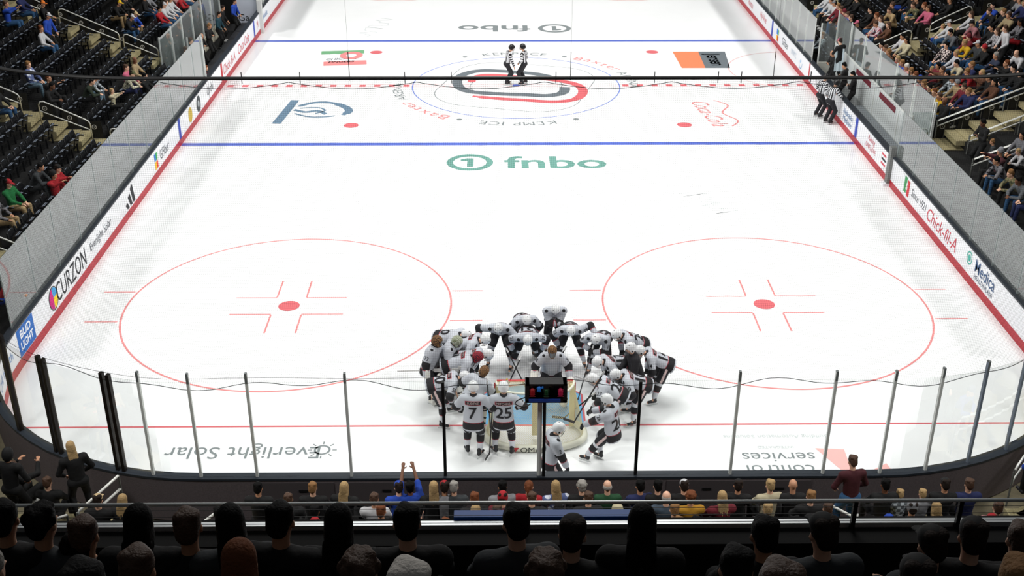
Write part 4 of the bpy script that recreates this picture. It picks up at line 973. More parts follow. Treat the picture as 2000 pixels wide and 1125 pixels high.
    if stick is not None:
        p0, p1 = [Matrix.Rotation(R(-face), 3, 'Z') @ Vector(v)+Vector((x, y, 0)) for v in stick[:2]]; make_stick(p0, p1, stick[2], goalie)
    return t
def make_stick(top_, bot, label, goalie=False, white=False):
    d = (bot-top_); L = d.length; d.normalize(); t = thing('hockey_stick', label, 'hockey stick', tuple(top_))
    a = d.cross(Vector((0, 0, 1))); a = a.normalized() if a.length > .01 else Vector((1, 0, 0)); b = d.cross(a)
    Mx = Matrix((a, b, d)).transposed(); dk = mat('stick_white', (214, 214, 212), .4) if goalie or white else mat('stick_black', (20, 21, 24), .35)
    m = MB(); m.box(d*L/2, (.022, .03, L), 0, Mx); m.build('shaft', dk, t)
    m = MB(); hz = Vector((d.x, d.y, 0)); hz = hz.normalized() if hz.length > .05 else a
    e0 = d*L; wv = Vector((0, 0, .035)); pts = [e0-hz*.02, e0+hz*.12, e0+hz*.26]; sd = hz.cross(Vector((0, 0, 1)))*.007; hh = .1 if goalie else .06; vs = []
    for p in pts:
        for u in (0, 1):
            for v_ in (-1, 1): vs.append(p+Vector((0, 0, hh*u))+sd*v_)
    m.add(vs, [(4*i+a_, 4*i+b_, 4*i+4+b_, 4*i+4+a_) for i in range(2) for a_, b_ in ((0, 1), (1, 3), (3, 2), (2, 0))]+[(0, 2, 3, 1), (8, 9, 11, 10)]); m.build('stick_blade', dk, t)
    if goalie or 'goalie' in label:
        m = MB(); m.box(d*L*.8, (.03, .09, L*.4), 0, Mx); m.build('paddle', dk, t)
    m = MB(); m.box(d*.06, (.03, .036, .12), 0, Mx); m.build('grip_tape', mat('grip_tape_white', (214, 214, 214), .8), t); return t
def bent(lean=68, hz=.98, w_=.26, knees=True, reach=None, **k):
    """bent over, hands on thighs"""
    d = dict(hip=(0, -.28, hz), lean=lean, feet=((-w_, .0, 0), (w_, .0, 0)), toe=(-15, 15), head=10, epole=((-1, -.3, .3), (1, -.3, .3)), shw=.22, kpole=((-.3, 1, 0), (.3, 1, 0)))
    d['hands'] = ((-w_*.9, .12, .74), (w_*.9, .12, .74)); d.update(k); return d
P_ = player
P_(.62, 6.75, 178, 'player at the top right of the huddle, standing hunched with gloves folded', lean=42, hip=(0, -.15, .98), feet=((-.2, -.05, 0), (.2, .02, 0)), hands=((.14, .34, 1.02), (-.12, .36, 1.06)), head=22, epole=((-1, -.1, -.6), (1, -.1, -.6)), shw=.22)
P_(-.15, 6.5, 172, 'player bent over at the top left of the huddle beside the standing one', '8', 'SMITH', **bent(64, head=6))
P_(-.09, 5.8, 180, 'player bent forward at the middle top of the huddle directly facing the goal', '21', 'MENGHINI', **bent(76, w_=.42), stick=((.15, .5, .75), (.62, 1.25, .06), 'black stick held down in front of the middle top player'))
P_(1.0, 6.0, 182, 'player with number 22 sleeves bent over right of the masked goalie', '22', 'BAHN', **bent(66, w_=.38, hands=((-.62, .3, 1.15), (.32, .12, .74)), epole=((-1, -.3, .6), (1, -.3, .3))), stick=((.1, .3, .8), (.55, .75, .06), 'black stick leaning beneath the number 22 player'))
P_(-.78, 6.0, 185, 'player in shadow at the top of the left group bent with feet spread', '', '', **bent(60, w_=.3, hands=((-.25, .12, .76), (.5, .2, .95))), stick=((-.2, .4, .8), (-.85, 1.35, .05), 'black stick slanting down to the right beneath the shadowed player'))
P_(-1.98, 5.75, 118, 'player with number 10 sleeves bent over at the upper left of the huddle', '10', '', **bent(72))
P_(-1.55, 5.45, 108, 'player bent low in the middle of the left group behind the white helmet', '9', 'CLARK', **bent(74, hz=1.0))
P_(-1.5, 4.75, 100, 'player with number 11 on his back bent low at the left of the goal mouth', '11', 'NATE', **bent(78, hz=1.0))
P_(-1.72, 4.42, 92, 'goalie wearing number 1 with a red mask bent at the left of the goal mouth', '1', 'RIZZO', **bent(72, hz=1.04), gear='maskred', goalie=True)
P_(-2.42, 4.5, 118, 'tall goalie in a brown mask and white pads at the far left of the huddle', '73', '', goalie=True, gear='mask', lean=16, hip=(0, -.05, .98), feet=((-.2, -.05, 0), (.2, .1, 0)), hands=((-.3, .4, 1.0), (.42, .1, .92)), hyaw=20)
make_stick(Vector((-3.25, 4.6, .75)), Vector((-1.75, 4.15, 1.05)), 'white goalie stick held level by the tall goalie in the brown mask', True)
P_(-2.08, 4.75, 110, 'goalie in a pale painted mask hunched behind the tall left goalie', '', '', goalie=True, gear='maskpale', lean=38, hip=(0, -.15, .98), hands=((-.2, .4, 1.0), (.2, .4, .95)))
P_(-2.03, 3.55, 88, 'player with number 50 sleeves bent over between the left post and the goalie', '50', 'REID', **bent(74, hz=1.0, w_=.3, feet=((-.32, .1, 0), (.32, -.1, 0))))
P_(-1.37, 2.14, 4, 'player number 7 standing with his back to the end glass left of the goal', '7', 'LUDTKE', lean=10, hip=(0, -.02, 1.0), feet=((-.16, .08, 0), (.14, -.05, 0)), toe=(-25, 28), hands=((-.34, .3, 1.05), (.38, .25, 1.1)), shw=.22, head=12, hyaw=8,
   stick=((.42, .22, 1.32), (.35, -.02, .05), 'black stick upright in the right hand of number 7'))
P_(-.7, 2.16, 0, 'player number 25 standing behind the goal with his back to the end glass', '25', 'MITCHELL', lean=4, hip=(0, 0, 1.0), feet=((-.2, .06, 0), (.2, 0, 0)), toe=(-35, 35), hands=((-.3, .32, 1.2), (.36, .22, 1.15)), shw=.22, head=4,
   stick=((-.36, .36, 1.75), (-.3, .5, .4), 'black stick held up between numbers 7 and 25'))
P_(-1.4, 3.1, 20, 'goalie with a gold and black mask tucked beside number 25 at the left post', '', '', goalie=True, gear='mask', side=18, lean=30, hip=(0, -.15, .95), hands=((-.25, .35, 1.1), (.2, .35, 1.05)))
P_(.27, .62, 78, 'player number 2 standing behind the goal against the centre glass post', '2', 'ESTEX', lean=8, hip=(0, 0, 1.0), feet=((-.16, 0, 0), (.16, .05, 0)), hands=((-.3, .3, .95), (.3, .28, .92)), shw=.21, head=22)
P_(1.27, 1.9, -62, 'player number 26 leaning back on his stick right of the goal with skates forward', '26', 'PUE', lean=8, hip=(.1, -.42, .92), feet=((-.1, .1, .02), (.16, -.12, 0)), toe=(0, 10), fz=.15, hands=((-.2, .12, 1.05), (.25, .12, 1.15)), shw=.22, head=18, arm_num=True,
   stick=((-.1, -.25, 2.45), (-.05, .45, .9), 'black stick held up across number 26 towards the players above'))
P_(1.72, 3.2, -82, 'player bent towards the goal just above number 26 on the right side', '27', 'LEE', **bent(62, hands=((-.3, .3, .8), (.2, .3, .8))), stick=((.1, .3, .9), (.15, 1.05, .08), 'black stick reaching from the bent player towards the right post'))
P_(2.3, 3.55, -96, 'player with number 10 and a white name bar bent over on the right side', '10', 'PETRUZZ', **bent(66, w_=.28))
P_(1.95, 4.45, -112, 'player with number 17 bent low inside the right of the huddle', '17', 'CUSTER', **bent(76, w_=.26))
P_(1.7, 5.55, -160, 'player number 18 bent over his stick at the upper right of the huddle', '18', 'BRINKLEY', **bent(66, w_=.26, hands=((.05, .3, .85), (.2, .25, .9))), stick=((.1, .2, 1.0), (.15, 1.3, .05), 'long black stick sloping from number 18 towards the goal'))
P_(2.45, 5.45, -108, 'player number 24 bent towards the huddle at the upper right beside number 18', '24', 'KIRK', **bent(62, w_=.26))
P_(2.42, 4.05, -100, 'goalie standing at the right of the huddle without a jersey in a black chest pad', '', '', vest=True, lean=14, hip=(0, -.05, .98), hands=((-.2, .3, 1.0), (.2, .3, 1.0)))
P_(2.92, 4.5, -90, 'player number 14 bent over at the far right edge of the huddle', '14', 'JACOB', **bent(62, w_=.24, hip=(0, -.3, 1.0), feet=((-.3, .0, 0), (.3, -.08, 0))))
P_(.45, 4.25, 180, 'masked goalie number 30 at the centre of the huddle on the blue crease', '30', '', goalie=True, gear='mask', lean=24, hip=(0, -.1, .95), feet=((-.3, 0, 0), (.3, 0, 0)), hands=((-.42, .3, .95), (.42, .3, .95)))
make_stick(Vector((1.0, 4.0, .95)), Vector((2.3, 4.45, .1)), 'white goalie stick pointing away from goalie number 30', True)
# officials
P_(-.42, 30.62, 78, 'linesman at centre ice facing right in a striped shirt and black helmet', top='official', lean=14, hip=(0, 0, .96), hands=((-.25, .18, .85), (.22, .3, .8)), head=16, feet=((-.1, .05, 0), (.1, -.02, 0)))
P_(.36, 30.62, -72, 'linesman at centre ice facing left in a striped shirt with hand on hip', top='official', lean=4, hip=(0, 0, .96), hands=((-.12, .2, 1.0), (.22, .12, .95)), head=4, feet=((-.16, .05, 0), (.16, -.02, 0)))
P_(12.3, 26.0, 70, 'official by the right bench half hidden behind the referee', top='official', lean=10, hip=(0, 0, .96), hands=((-.2, .2, 1.0), (.2, .2, .98)), head=12)
P_(12.5, 25.2, 62, 'referee with orange armbands leaning on the right bench boards', top='official', lean=12, hip=(0, 0, .96), hands=((-.2, .4, 1.14), (.2, .4, 1.14)), head=22)
# ------------------------------------------------------------------ stands
SIDE = {'L': dict(s=-1, x0=14.91, zf=1.45, a=19.37), 'R': dict(s=1, x0=14.62, zf=1.60, a=18.8)}
def row_xz(S, k):
    d = SIDE[S]; x = d['x0']+.8*k
    z = d['zf']+.34*k
    if S == 'L' and k == -1: x += .14
    if S == 'L' and k == -2: x += .31
    if S == 'R' and k == -1: x -= .06; z = .55
    return d['s']*x, z
def seat_y(S, b, j): return SIDE[S]['a']+9.32*b+.33+j*.53
def blocked(S, k, y):
    """bench zones and the stairway take the place of seats"""
    if S == 'R' and k == -2: return True
    if S == 'L' and 27.7 < y < 41.5 and k < 1: return True
    if S == 'R' and 17.6 < y < 30.4 and k < 0: return True
    if S == 'R' and 15.0 < y < 17.7 and k >= 0: return True
    return False
for S in 'LR':
    d = SIDE[S]; s = d['s']
    m = MB()
    for k in range(-2, 15):
        if S == 'R' and k == -2: continue
        x = abs(row_xz(S, k)[0]); z = row_xz(S, k)[1]; xi = max(13.16, x-.4); xo = abs(row_xz(S, k+1)[0])-.3
        for (y0, y1) in ((5.6, 60),):
            if k < (1 if S == 'L' else 0):
                segs = [(5.6, 27.6), (41.5, 60)] if S == 'L' else [(5.6, 17.6), (30.4, 60)]
            else: segs = [(y0, y1)]
            for a, b in segs: m.box((s*(xi+xo)/2, (a+b)/2, z/2-.02), (xo-xi, b-a, z+.02))
    st = m.build('terrace_%s' % ('left' if S == 'L' else 'right'), RISER, kind='structure')
    # aisle stairs
    for b in range(-2, 4):
        ya = d['a']+9.32*b; m = MB()
        for k in range(-2, 15):
            if blocked(S, k, ya-.6) and not (S == 'R' and 15.0 < ya-.6 < 17.7): continue
            x = abs(row_xz(S, k)[0])+.05; z = row_xz(S, k)[1]; xi = max(13.17, x-.4)
            m.box((s*(xi+x+.38)/2, ya-.6, z+.015), (x+.38-xi, 1.16, .03))
            if k > -1: m.box((s*(x-.58), ya-.6, z-.085), (.36, 1.16, .17))
        m.build('aisle_steps', CONC, kind='structure')
# seat template
seat0 = thing('stadium_seat', '', 'seat')
V_, Q_ = field_mesh([('c', (-.19, -.19, .5), (-.19, -.25, .8), .03, .03, None, 1, .0), ('c', (.19, -.19, .5), (.19, -.25, .8), .03, .03, None, 1, 0), ('c', (-.18, -.2, .56), (.18, -.2, .56), .05, .05, (0, 1, .2), .5, .05), ('c', (-.18, -.225, .68), (.18, -.225, .68), .07, .07, (0, 1, .2), .4, .05), ('c', (-.17, -.25, .79), (.17, -.25, .79), .045, .045, (0, 1, .2), .5, .05)], .022)
bkm = mesh_np('backrest', V_, Q_, [SEATP]); bk_ = link('backrest', bkm, seat0)
m = MB(); m.box((0, -.11, .56), (.42, .06, .3), 0, Matrix.Rotation(R(-10), 3, 'X')); m.box((0, -.07, .7), (.4, .09, .03)); pan_ = m.build('seat_pan', SEATP, seat0)
m = MB()
for x in (-.24, ): m.box((x, -.08, .62), (.045, .3, .035)); m.box((x, -.2, .3), (.04, .06, .6))
arm_ = m.build('armrest', SEATP, seat0)
m = MB(); m.box((-.24, .045, .64), (.03, .05, .012)); m.box((0, -.045, .722), (.3, .016, .012)); m.box((-.02, -.0, .722), (.26, .014, .006)); m.box((.0, -.256, .842), (.2, .012, .01)); glint_ = m.build('edge_glint', SEATC, seat0)  # arm cap tip, and thin pale strips painting glints along pan and backrest
parts0 = [bk_, pan_, arm_, glint_]
cand = []
ORD = ['lowest', 'first', 'second', 'third', 'fourth', 'fifth', 'sixth', 'seventh', 'eighth', 'ninth', 'tenth', 'eleventh', 'twelfth', 'thirteenth', 'fourteenth', 'fifteenth', 'sixteenth', 'topmost']
CROWD = """L 6 0 14 navy jeans whitecap lap
L 6 0 11 blue jeans brown lap
L 5 0 14 black black orangecap lap
L 4 0 10 blue black whitecap stand
L 4 0 9 white jeans auburn lap
L 3 1 3 black khaki yellowcap lean
L 3 1 5 black black brown lean
L 2 1 2 blue khaki tancap lean
L 2 1 1 black jeans whitecap lean
L 2 1 7 black jeans brown lap
L 2 1 8 grey jeans brown lap
L 1 1 8 white jeans brown lap
L 1 1 11 red black brown lean
L 3 0 2 whitepat jeanslight tan lap
L 2 0 1 black black auburn lap
L 2 0 0 black black darkskin lean
L 1 0 3 greenblack black black lean
L 1 0 4 greypat jeanslight black lean
L 0 0 4 cream black blond arms
L 0 0 7 creamplaid navy olivecap lean
L 0 0 8 pink navy brown lap
L 0 0 10 beige black darkbald lap
L -1 0 8 black navy black lap
L 3 -1 14 black jeans black lap
L 0 -1 6 charcoal charcoal black lean
L -1 -1 7 red black blackcap lap
L -1 -1 6 red black blackbeanie lap
L 0 -1 3 green khaki redcap lap
L 0 -1 1 blackpat khaki brown lap
L -2 -1 4 white red brown lap
L -2 -1 1 greypat blue tan lap
L -2 -2 14 navy jeans darkskin lap
L -2 -2 12 red blue whitecap lean
R 1 1 11 black black brown lap
R 1 1 9 black black tan lap
R 0 1 13 white jeans white lap
R 0 1 10 white black greycap lap
R 0 1 9 maroon black tan lap
R 0 1 8 maroon jeans brown lap
R 0 1 11 white black brown lap
R 0 1 7 maroon jeans maroonbeanie lap
R 0 1 6 blue jeans brown lap
R 0 1 5 black jeans brown lap
R -1 1 7 greypat black tan lap
R 0 1 3 black black pinkcap lap
R 0 1 0 white grey greylong lean
R 1 1 5 black black black lap
R 1 1 2 white maroon longbrown lap
R 1 1 1 stripe jeans brown lean
R 1 1 0 brown black longbrown lap
R 1 1 3 brown jeans auburn lap
R 2 1 3 khaki khaki brown lean
R 2 1 4 black black brown lap
R 3 1 6 black blue black lap
R 3 1 4 black black brown lap
R 3 1 2 camo khaki brown lean
R 3 1 3 black jeans black lap
R 1 0 14 white black black lap
R 1 0 13 cream black longblack lap
R 0 0 14 maroon jeans black lap
R 0 0 11 khakitop khaki brown lean
R 0 0 12 brown khaki tan lap
R 0 0 9 blue black tan lap
R 0 0 8 pinkpale black white lap
R 3 1 0 pink black brown lap
R 4 1 0 black black brown lap
R 3 1 1 black black auburn lap
R 3 0 14 cream blue blond lap
R 3 0 13 white jeans whitecap lap
R 3 0 11 greyjk jeans black lean
R 4 0 13 white black longbrown lap
R 4 0 11 maroonwhite red blackcap lean
R 3 0 8 yellow jeans blond lean
R 3 0 9 maroon jeans maroonbeanie lap
R 3 0 7 charcoal jeans whitecap lap
R 4 0 9 black black black lap
R 4 0 8 floral black longbrown lap
R 5 0 12 black jeans brown lean
R 5 0 13 blue jeans black lap
R 5 0 11 black black tan lap
R 5 0 10 khakitop black brown lap
R 6 0 11 navy black brown lap
R 6 0 13 black black longbrown lap
R 6 0 12 grey black whitecap lap
R 4 0 6 white black brown stand
R 5 0 8 blackpat red darkskin lap
R 3 0 6 black jeans redbeanie lap
R 4 0 3 white jeans bald lean
R 2 0 9 plaid jeans black lap
R 2 0 7 hoodiewhite jeans blond lap
R 2 0 5 cream jeans black lean
R 3 0 4 navyvest black grey lap
R 3 0 2 black black auburn lap
R 3 0 0 black jeans black lap
R 1 0 3 greypat black tan lap
R 2 0 3 red black tan lean
R 2 0 2 brown khaki blondlong lap
R 1 0 4 black yellow black lap
R 1 0 2 beige black greybeanie lap
R 2 0 1 black navy whitecap lap
R 2 0 0 brown jeans longblack lap
R 1 0 0 navy black tan lap
R 3 0 1 black jeans black lap
R 1 0 1 maroon jeans brown lap
R 0 0 0 black black darkbald lap
R 0 0 1 yellow jeans brown lap
R 0 0 5 navy black bluebeanie lap
R 0 0 6 black jeans auburn lap
R 0 0 7 flannel jeans tan lap
R 0 0 10 red jeans blondlong lap
R 0 0 13 white khaki brown lap
R 0 0 4 maroon khaki tan lap
R 0 0 3 black black black lap
R 0 0 2 brown black auburn lap
R 1 0 5 brown khaki brown lap
R 1 0 6 maroon black longblack lap
R 1 0 7 black khaki blond lap
R 2 0 4 navy black tan lap
R 1 -1 9 vest black longblack lap
R 1 -1 8 white black blond lean
R -1 -1 12 red black brown lap
R -1 -1 11 red black blondlong lap
R -1 -1 10 whitepink black longblack lap
R 0 -1 8 maroonblack black greybeanie lap
R 0 -1 7 blackpat jeans black lean
R -1 -1 6 white black brown lap
R 0 -1 5 camo black tan lean
R 0 -1 4 greyjk jeans darkskin lean
R -1 -1 3 black black brown lap
R 0 -1 3 black navy brown lap
R -1 -1 5 cream khaki whitecap lap
R -1 -1 7 greypat black tan lap
R -1 -1 4 cream black tan lap
R -1 -1 2 white black black lap
R -1 -1 9 brown black tan lap
R -1 -1 0 cream black tan lap
R -1 -2 14 beige black greycap lap"""
taken = {}
for l in CROWD.strip().split('\n'):
    a = l.split(); taken[(a[0], int(a[1]), int(a[2]), int(a[3]))] = a[4:]
for S in 'LR':
    for k in range(-2, 15):
        for b in range(-2, 4):
            for j in range(15):
                y = seat_y(S, b, j)
                if y < 6.6 or blocked(S, k, y): continue
                if (S, k, b, j) in taken and taken[(S, k, b, j)][3] != 'stand': continue
                x, z = row_xz(S, k); px, py = project((x, y, z+.75))
                if -30 < px < 2030 and -30 < py < 1125: cand.append(((Vector((x, y, z))-CAMP).length, S, k, b, j, x, y, z))
cand.sort()
BL = {-2: 'nearest block', -1: 'near block', 0: 'middle block', 1: 'far block', 2: 'farther block', 3: 'farthest block'}
first = True
for c in cand[:290]:
    _, S, k, b, j, x, y, z = c
    r = seat0 if first else copy_obj(seat0); 
    if not first:
        for p_ in parts0: copy_obj(p_, r)
    first = False
    r.location = (x, y, z); r.rotation_euler = (0, 0, R(90 if S == 'R' else -90))
    side = 'left' if S == 'L' else 'right'
    r['label'] = 'empty black folding seat, %s row of the %s stand, %s' % (('%s' % ORD[k+2]), side, BL[b]); r['category'] = 'seat'; r['group'] = 'empty seats, row %s, %s stand, %s' % (ORD[k+2], side, BL[b])
# the rest of the seats as one object
m = MB()
def addmesh(mb, me, Mx, mi): mb.add([Mx @ v.co for v in me.vertices], [tuple(p.vertices) for p in me.polygons], mi)
m0 = MB(); m0.box((0, -.22, .66), (.44, .06, .34), 0, Matrix.Rotation(R(10), 3, 'X')); m0.box((0, -.1, .6), (.42, .08, .26)); m0.box((-.24, -.08, .62), (.045, .3, .035)); lowv, lowf = m0.v, m0.f
m1 = MB(); m1.box((-.24, .045, .64), (.03, .05, .012)); m1.box((0, -.045, .735), (.3, .016, .012)); m1.box((.0, -.25, .835), (.2, .012, .01))  # arm cap tip and painted edge glints for the far seats
for c in cand[290:]:
    Mx = Matrix.Translation(c[5:8]) @ Matrix.Rotation(R(90 if c[1] == 'R' else -90), 4, 'Z')
    m.add([Mx @ Vector(v) for v in lowv], lowf, 0); m.add([Mx @ Vector(v) for v in m1.v], m1.f, 1)
if cand[290:]:
    o = m.build('distant_seats', [SEATP, SEATC]); tag(o, 'remaining rows of far black folding seats at the back of both side stands', 'seats'); o['kind'] = 'stuff'
# row number plates beside the aisles
for S in 'LR':
    d = SIDE[S]; s = d['s']
    for b in range(-1, 3):
        ya = d['a']+9.32*b
        for k in range(0, 9):
            if blocked(S, k, ya+.1): continue
            x, z = row_xz(S, k); px, py = project((x, ya, z+.45))
            if not (-20 < px < 2020 and -20 < py < 1100): continue
            t = thing('row_end_panel', 'black end panel with round row plate, %s row, %s stand, %s' % (ORD[k+2], 'left' if s < 0 else 'right', BL[b]), 'seat end panel', (x, ya+.02, z), 0)
            m = MB(); m.box((0, 0, .36), (.52, .04, .6)); m.build('panel', BLACKP, t)
            m = MB(); vs = [(.085*math.cos(a), -.025, .45+.085*math.sin(a)) for a in np.linspace(0, 2*math.pi, 20, endpoint=False)]; m.poly(vs); m.poly([(v[0]*.7, -.028, .45+(v[2]-.45)*.7) for v in vs], 1); put_text(m, str(k+3), .08, (0, -.031, .45), (1, 0, 0), (0, 0, 1), 2, 0, .01); m.build('row_plate', [mat('plate_white', (206, 204, 200), .5), BLACKP, mat('plate_white', (206, 204, 200), .5)], t)
# aisle handrails
def handrail(S, y, ka, kb, label, h=.92):
    d = SIDE[S]; s = d['s']; xa, xb = d['x0']+.8*ka, d['x0']+.8*kb; za, zb = d['zf']+.34*ka, d['zf']+.34*kb
    t = thing('handrail', label, 'handrail', (s*xa, y, za)); f = lambda x, z, yy=0: (s*(x-xa), yy, z-za)
    m = MB(); pts = [f(xb, zb+.0), f(xb, zb+h-.15), f(xb-.06, zb+h-.04), f(xb-.18, zb+h-.03), f(xa+.18, za+h+.05), f(xa+.04, za+h-.04), f(xa, za+h-.14), f(xa, za)]
    m.tube([Vector(p) for p in pts[1:7]], .024, 8); m.build('top_rail', RAILM, t, True)
    m = MB(); m.tube([f(xb, zb+h*.62), f(xa, za+h*.62)], .02, 8); m.build('middle_rail', RAILM, t, True)
    for p, q in ((pts[0], pts[1]), (pts[7], pts[6])): m = MB(); m.tube([p, q], .022, 8); m.build('rail_post', mat('post_beige', (150, 142, 116), .5), t, True)
handrail('L', 28.1, 1.9, 4.8, 'upper handrail on the second aisle of the left stand'); handrail('L', 28.1, -.0, 1.7, 'lower handrail on the second aisle of the left stand, ending at the bench glass')
handrail('L', 28.1, 5.6, 8.2, 'topmost handrail on the second aisle of the left stand')
handrail('L', 18.8, -.1, 1.95, 'handrail in the middle of the first aisle of the left stand'); handrail('L', 18.8, -1.85, -.9, 'short handrail behind the side glass at the foot of the first left aisle'); handrail('L', 18.8, 2.7, 5.2, 'upper handrail cut by the left picture edge on the first left aisle')
handrail('L', 9.45, -1.6, .6, 'handrail in the bottom left corner of the left stand')
handrail('R', 27.6, .05, 2.0, 'lower handrail on the second aisle of the right stand above the bench'); handrail('R', 27.6, 2.9, 4.9, 'upper handrail on the second aisle of the right stand'); handrail('R', 18.2, -1.6, -.9, 'short handrail behind the right side glass')
# stairway with balusters on the right
def baluster_rail(x0, z0, x1, z1, y, label, h=1.0, two=True, n=16):
    t = thing('stair_railing', label, 'railing', (x0, y, z0)); m = MB(); f = lambda x, z: Vector((x-x0, 0, z-z0))
    m.tube([f(x0, z0+h-.15), f(x0+.05, z0+h), f(x1, z1+h)], .03, 8); m.build('top_rail', RAILM, t, True)
    m = MB(); m.tube([f(x0, z0+h-.22), f(x1, z1+h-.22)], .024, 8); m.build('middle_rail', RAILM, t, True)
    m = MB()
    for i in range(n): u = i/(n-1); x = x0+(x1-x0)*u; z = z0+(z1-z0)*u; m.tube([f(x, z+.05), f(x, z+h-.22)], .007, 5)
    m.build('balusters', mat('baluster_grey', (110, 110, 104), .5, .3), t)
    for u in (0, .5, 1): m = MB(); x = x0+(x1-x0)*u; z = z0+(z1-z0)*u; m.tube([f(x, z), f(x, z+h)], .026, 6); m.build('rail_post', mat('post_grey', (120, 122, 118), .5, .4), t)
    return t
baluster_rail(14.4, 1.3, 18.8, 3.15, 18.75, 'long railing along the far side of the right hand stairway')
baluster_rail(15.0, 1.25, 18.2, 2.6, 17.3, 'middle railing of the right hand stairway')
baluster_rail(14.35, 1.2, 18.2, 2.85, 15.2, 'railing along the near side of the right hand stairway')
m = MB(); m.box((17.2, 17.5, 1.95), (3.4, 1.0, .05), 0, Matrix.Rotation(R(-23), 3, 'Y')); tag(m.build('cover_panel', mat('cover_pale_blue', (196, 210, 214), .5)), 'pale blue white panel covering the top of the right stairway', 'panel')
m = MB()
for i in range(7): m.box((14.4+.8*i, 16.35, .5+.17*i), (.8, 2.2, 1.0+.34*i))
m.build('stairway_steps', CONC, kind='structure')
# near side concrete walkways behind the corner glass
m = MB(); m.box((-14.5, 3.5, .3), (2.4, 4, .6)); m.box((14.5, 3.5, .3), (2.4, 4, .6)); m.box((-10.6, -1.0, .26), (4.2, .86, .52)); m.box((11.2, -1.0, .26), (3.4, .86, .52)); m.build('walkway', CONC, kind='structure')
# ------------------------------------------------------------------ crowd in the side stands
QW = ['left', 'right']
used_lab = {}
def words(c): return CW_.get(c, c)
for (S, k, b, j), (top, bot, hd, pose) in taken.items():
    x, z = row_xz(S, k); y = seat_y(S, b, j); side = 'left' if S == 'L' else 'right'; _, _, hw = headgear(hd)
    row = '%s row, %s stand' % (ORD[k+2], side); ex = '%s trousers, ' % words(bot)
    lab = 'person in %s top with %s, %s%s' % (words(top), hw, ex, row)
    if len(lab.split()) > 14: lab = 'person in %s top with %s, %s' % (words(top), hw, row)
    if lab in used_lab: used_lab[lab] += 1; lab = lab+(', nearer one' if used_lab[lab] == 2 else ', last one')
    else: used_lab[lab] = 1
    pz = pose
    if pose == 'lap': pz = ('lap', 'turn', 'laptee' if top in ('black', 'blue', 'blackpat', 'green') and bot in ('khaki', 'red') else 'lap', 'arms' if hash_(lab) % 7 == 0 else 'lap')[hash_(lab) % 4]
    small = .78 if hd in ('blond',) and top in ('white', 'cream', 'black') else 1.0
    person(pz, (x, y, z+.03), R(90 if S == 'R' else -90)+R((hash_(lab) % 25)-6 if S == 'R' else 6-(hash_(lab) % 25)), top, bot, hd, lab, 'spectators in the %s stand' % side, sc_=small if pose != 'stand' else .98)
# ------------------------------------------------------------------ left bench
m = MB(); m.box((-14.0, 34, .12), (2.0, 13.4, .24)); m.build('bench_floor_left', mat('rubber_floor', (26, 26, 28), .9), kind='structure')
t = thing('players_bench', 'long black bench with shelf behind the left boards', 'bench', (-13.55, 33.8, .24))
m = MB(); m.box((0, 0, .42), (.42, 10.6, .06)); m.build('seat_board', mat('bench_dark', (44, 45, 48), .6), t); m = MB(); m.box((.16, 0, .2), (.05, 10.4, .4)); m.build('front_board', BLACKP, t)
for i in range(5): m = MB(); m.box((0, -4.6+2.3*i, .2), (.3, .06, .4)); m.build('bracket', BLACKP, t)
m = MB()
for i in range(24): m.box((.205, -5+.42*i, .455), (.012, .16 if i % 3 else .05, .012))
m.build('edge_marks', mat('mark_white', (220, 222, 224), .5), t)
bg = thing('bench_glass', 'clear glass screen round the back and near end of the left bench', 'glass screen', (-14.75, 27.9, 0))
for i in range(3): m = MB(); m.box((.22+.6*i, 0, 1.75), (.58, .012, 2.1)); m.build('glass_pane', GLASS, bg)
for i in range(6): m = MB(); m.box((0, .9+1.85*i, 1.75), (.012, 1.8, 2.1)); m.build('glass_pane', GLASS, bg)
for p in [(0, 0)]+[(.55+.6*i, 0) for i in range(3)]+[(0, 1.85*(i+1)) for i in range(6)]: m = MB(); m.box((p[0], p[1], 1.42), (.05, .05, 2.84)); m.build('support_post', METAL, bg)
m = MB(); m.box((0, 5.5, .45), (.05, 11, .9)); m.box((.9, 0, .45), (1.8, .05, .9)); m.build('kick_wall', mat('bench_wall_pale', (190, 186, 168), .7), bg)
t = thing('barrel', 'blue plastic barrel behind the glass at the near end of the left bench', 'barrel', (-14.25, 28.75, .24))
m = MB(); m.lathe([(0, 0), (.26, 0), (.28, .05), (.28, .3), (.295, .32), (.28, .34), (.28, .62), (.295, .64), (.28, .66), (.27, .84), (0, .84)], n=28); m.build('drum', mat('barrel_blue', (20, 110, 196), .35), t, True)
m = MB(); m.lathe([(.0, .86), (.25, .86), (.28, .84), (.275, .81)], n=28); m.build('lid', mat('barrel_lid', (90, 120, 130), .4), t, True)
t = thing('barrel', 'second blue barrel in the corner of the left bench glass', 'barrel', (-14.45, 28.3, .0)); m = MB(); m.lathe([(0, 0), (.24, 0), (.25, .6), (0, .6)], n=20); m.build('drum', mat('barrel_blue_dark', (24, 84, 140), .4), t, True)
def bp(x, y, z, face, top, bot, hd, lab, pose='standarms', g='people on the left bench', sc_=1.0): person(pose, (x, y, z), R(-face), top, bot, hd, lab, g, sc_)
bp(-14.15, 33.7, .24, 100, 'black', 'black', 'tan', 'man in a black suit and violet tie standing at the middle of the left bench', sc_=1.0)
bp(-14.1, 31.9, .24, 110, 'black', 'black', 'bald', 'bald man in a black suit looking down at his hands on the left bench')
bp(-14.4, 31.0, .24, 60, 'black', 'black', 'brown', 'man in dark suit and white shirt stooping at the back of the left bench', 'stand')
bp(-14.3, 29.6, .24, 80, 'brown', 'black', 'brown', 'person in a brown patterned top beside the blue barrel', 'stand')
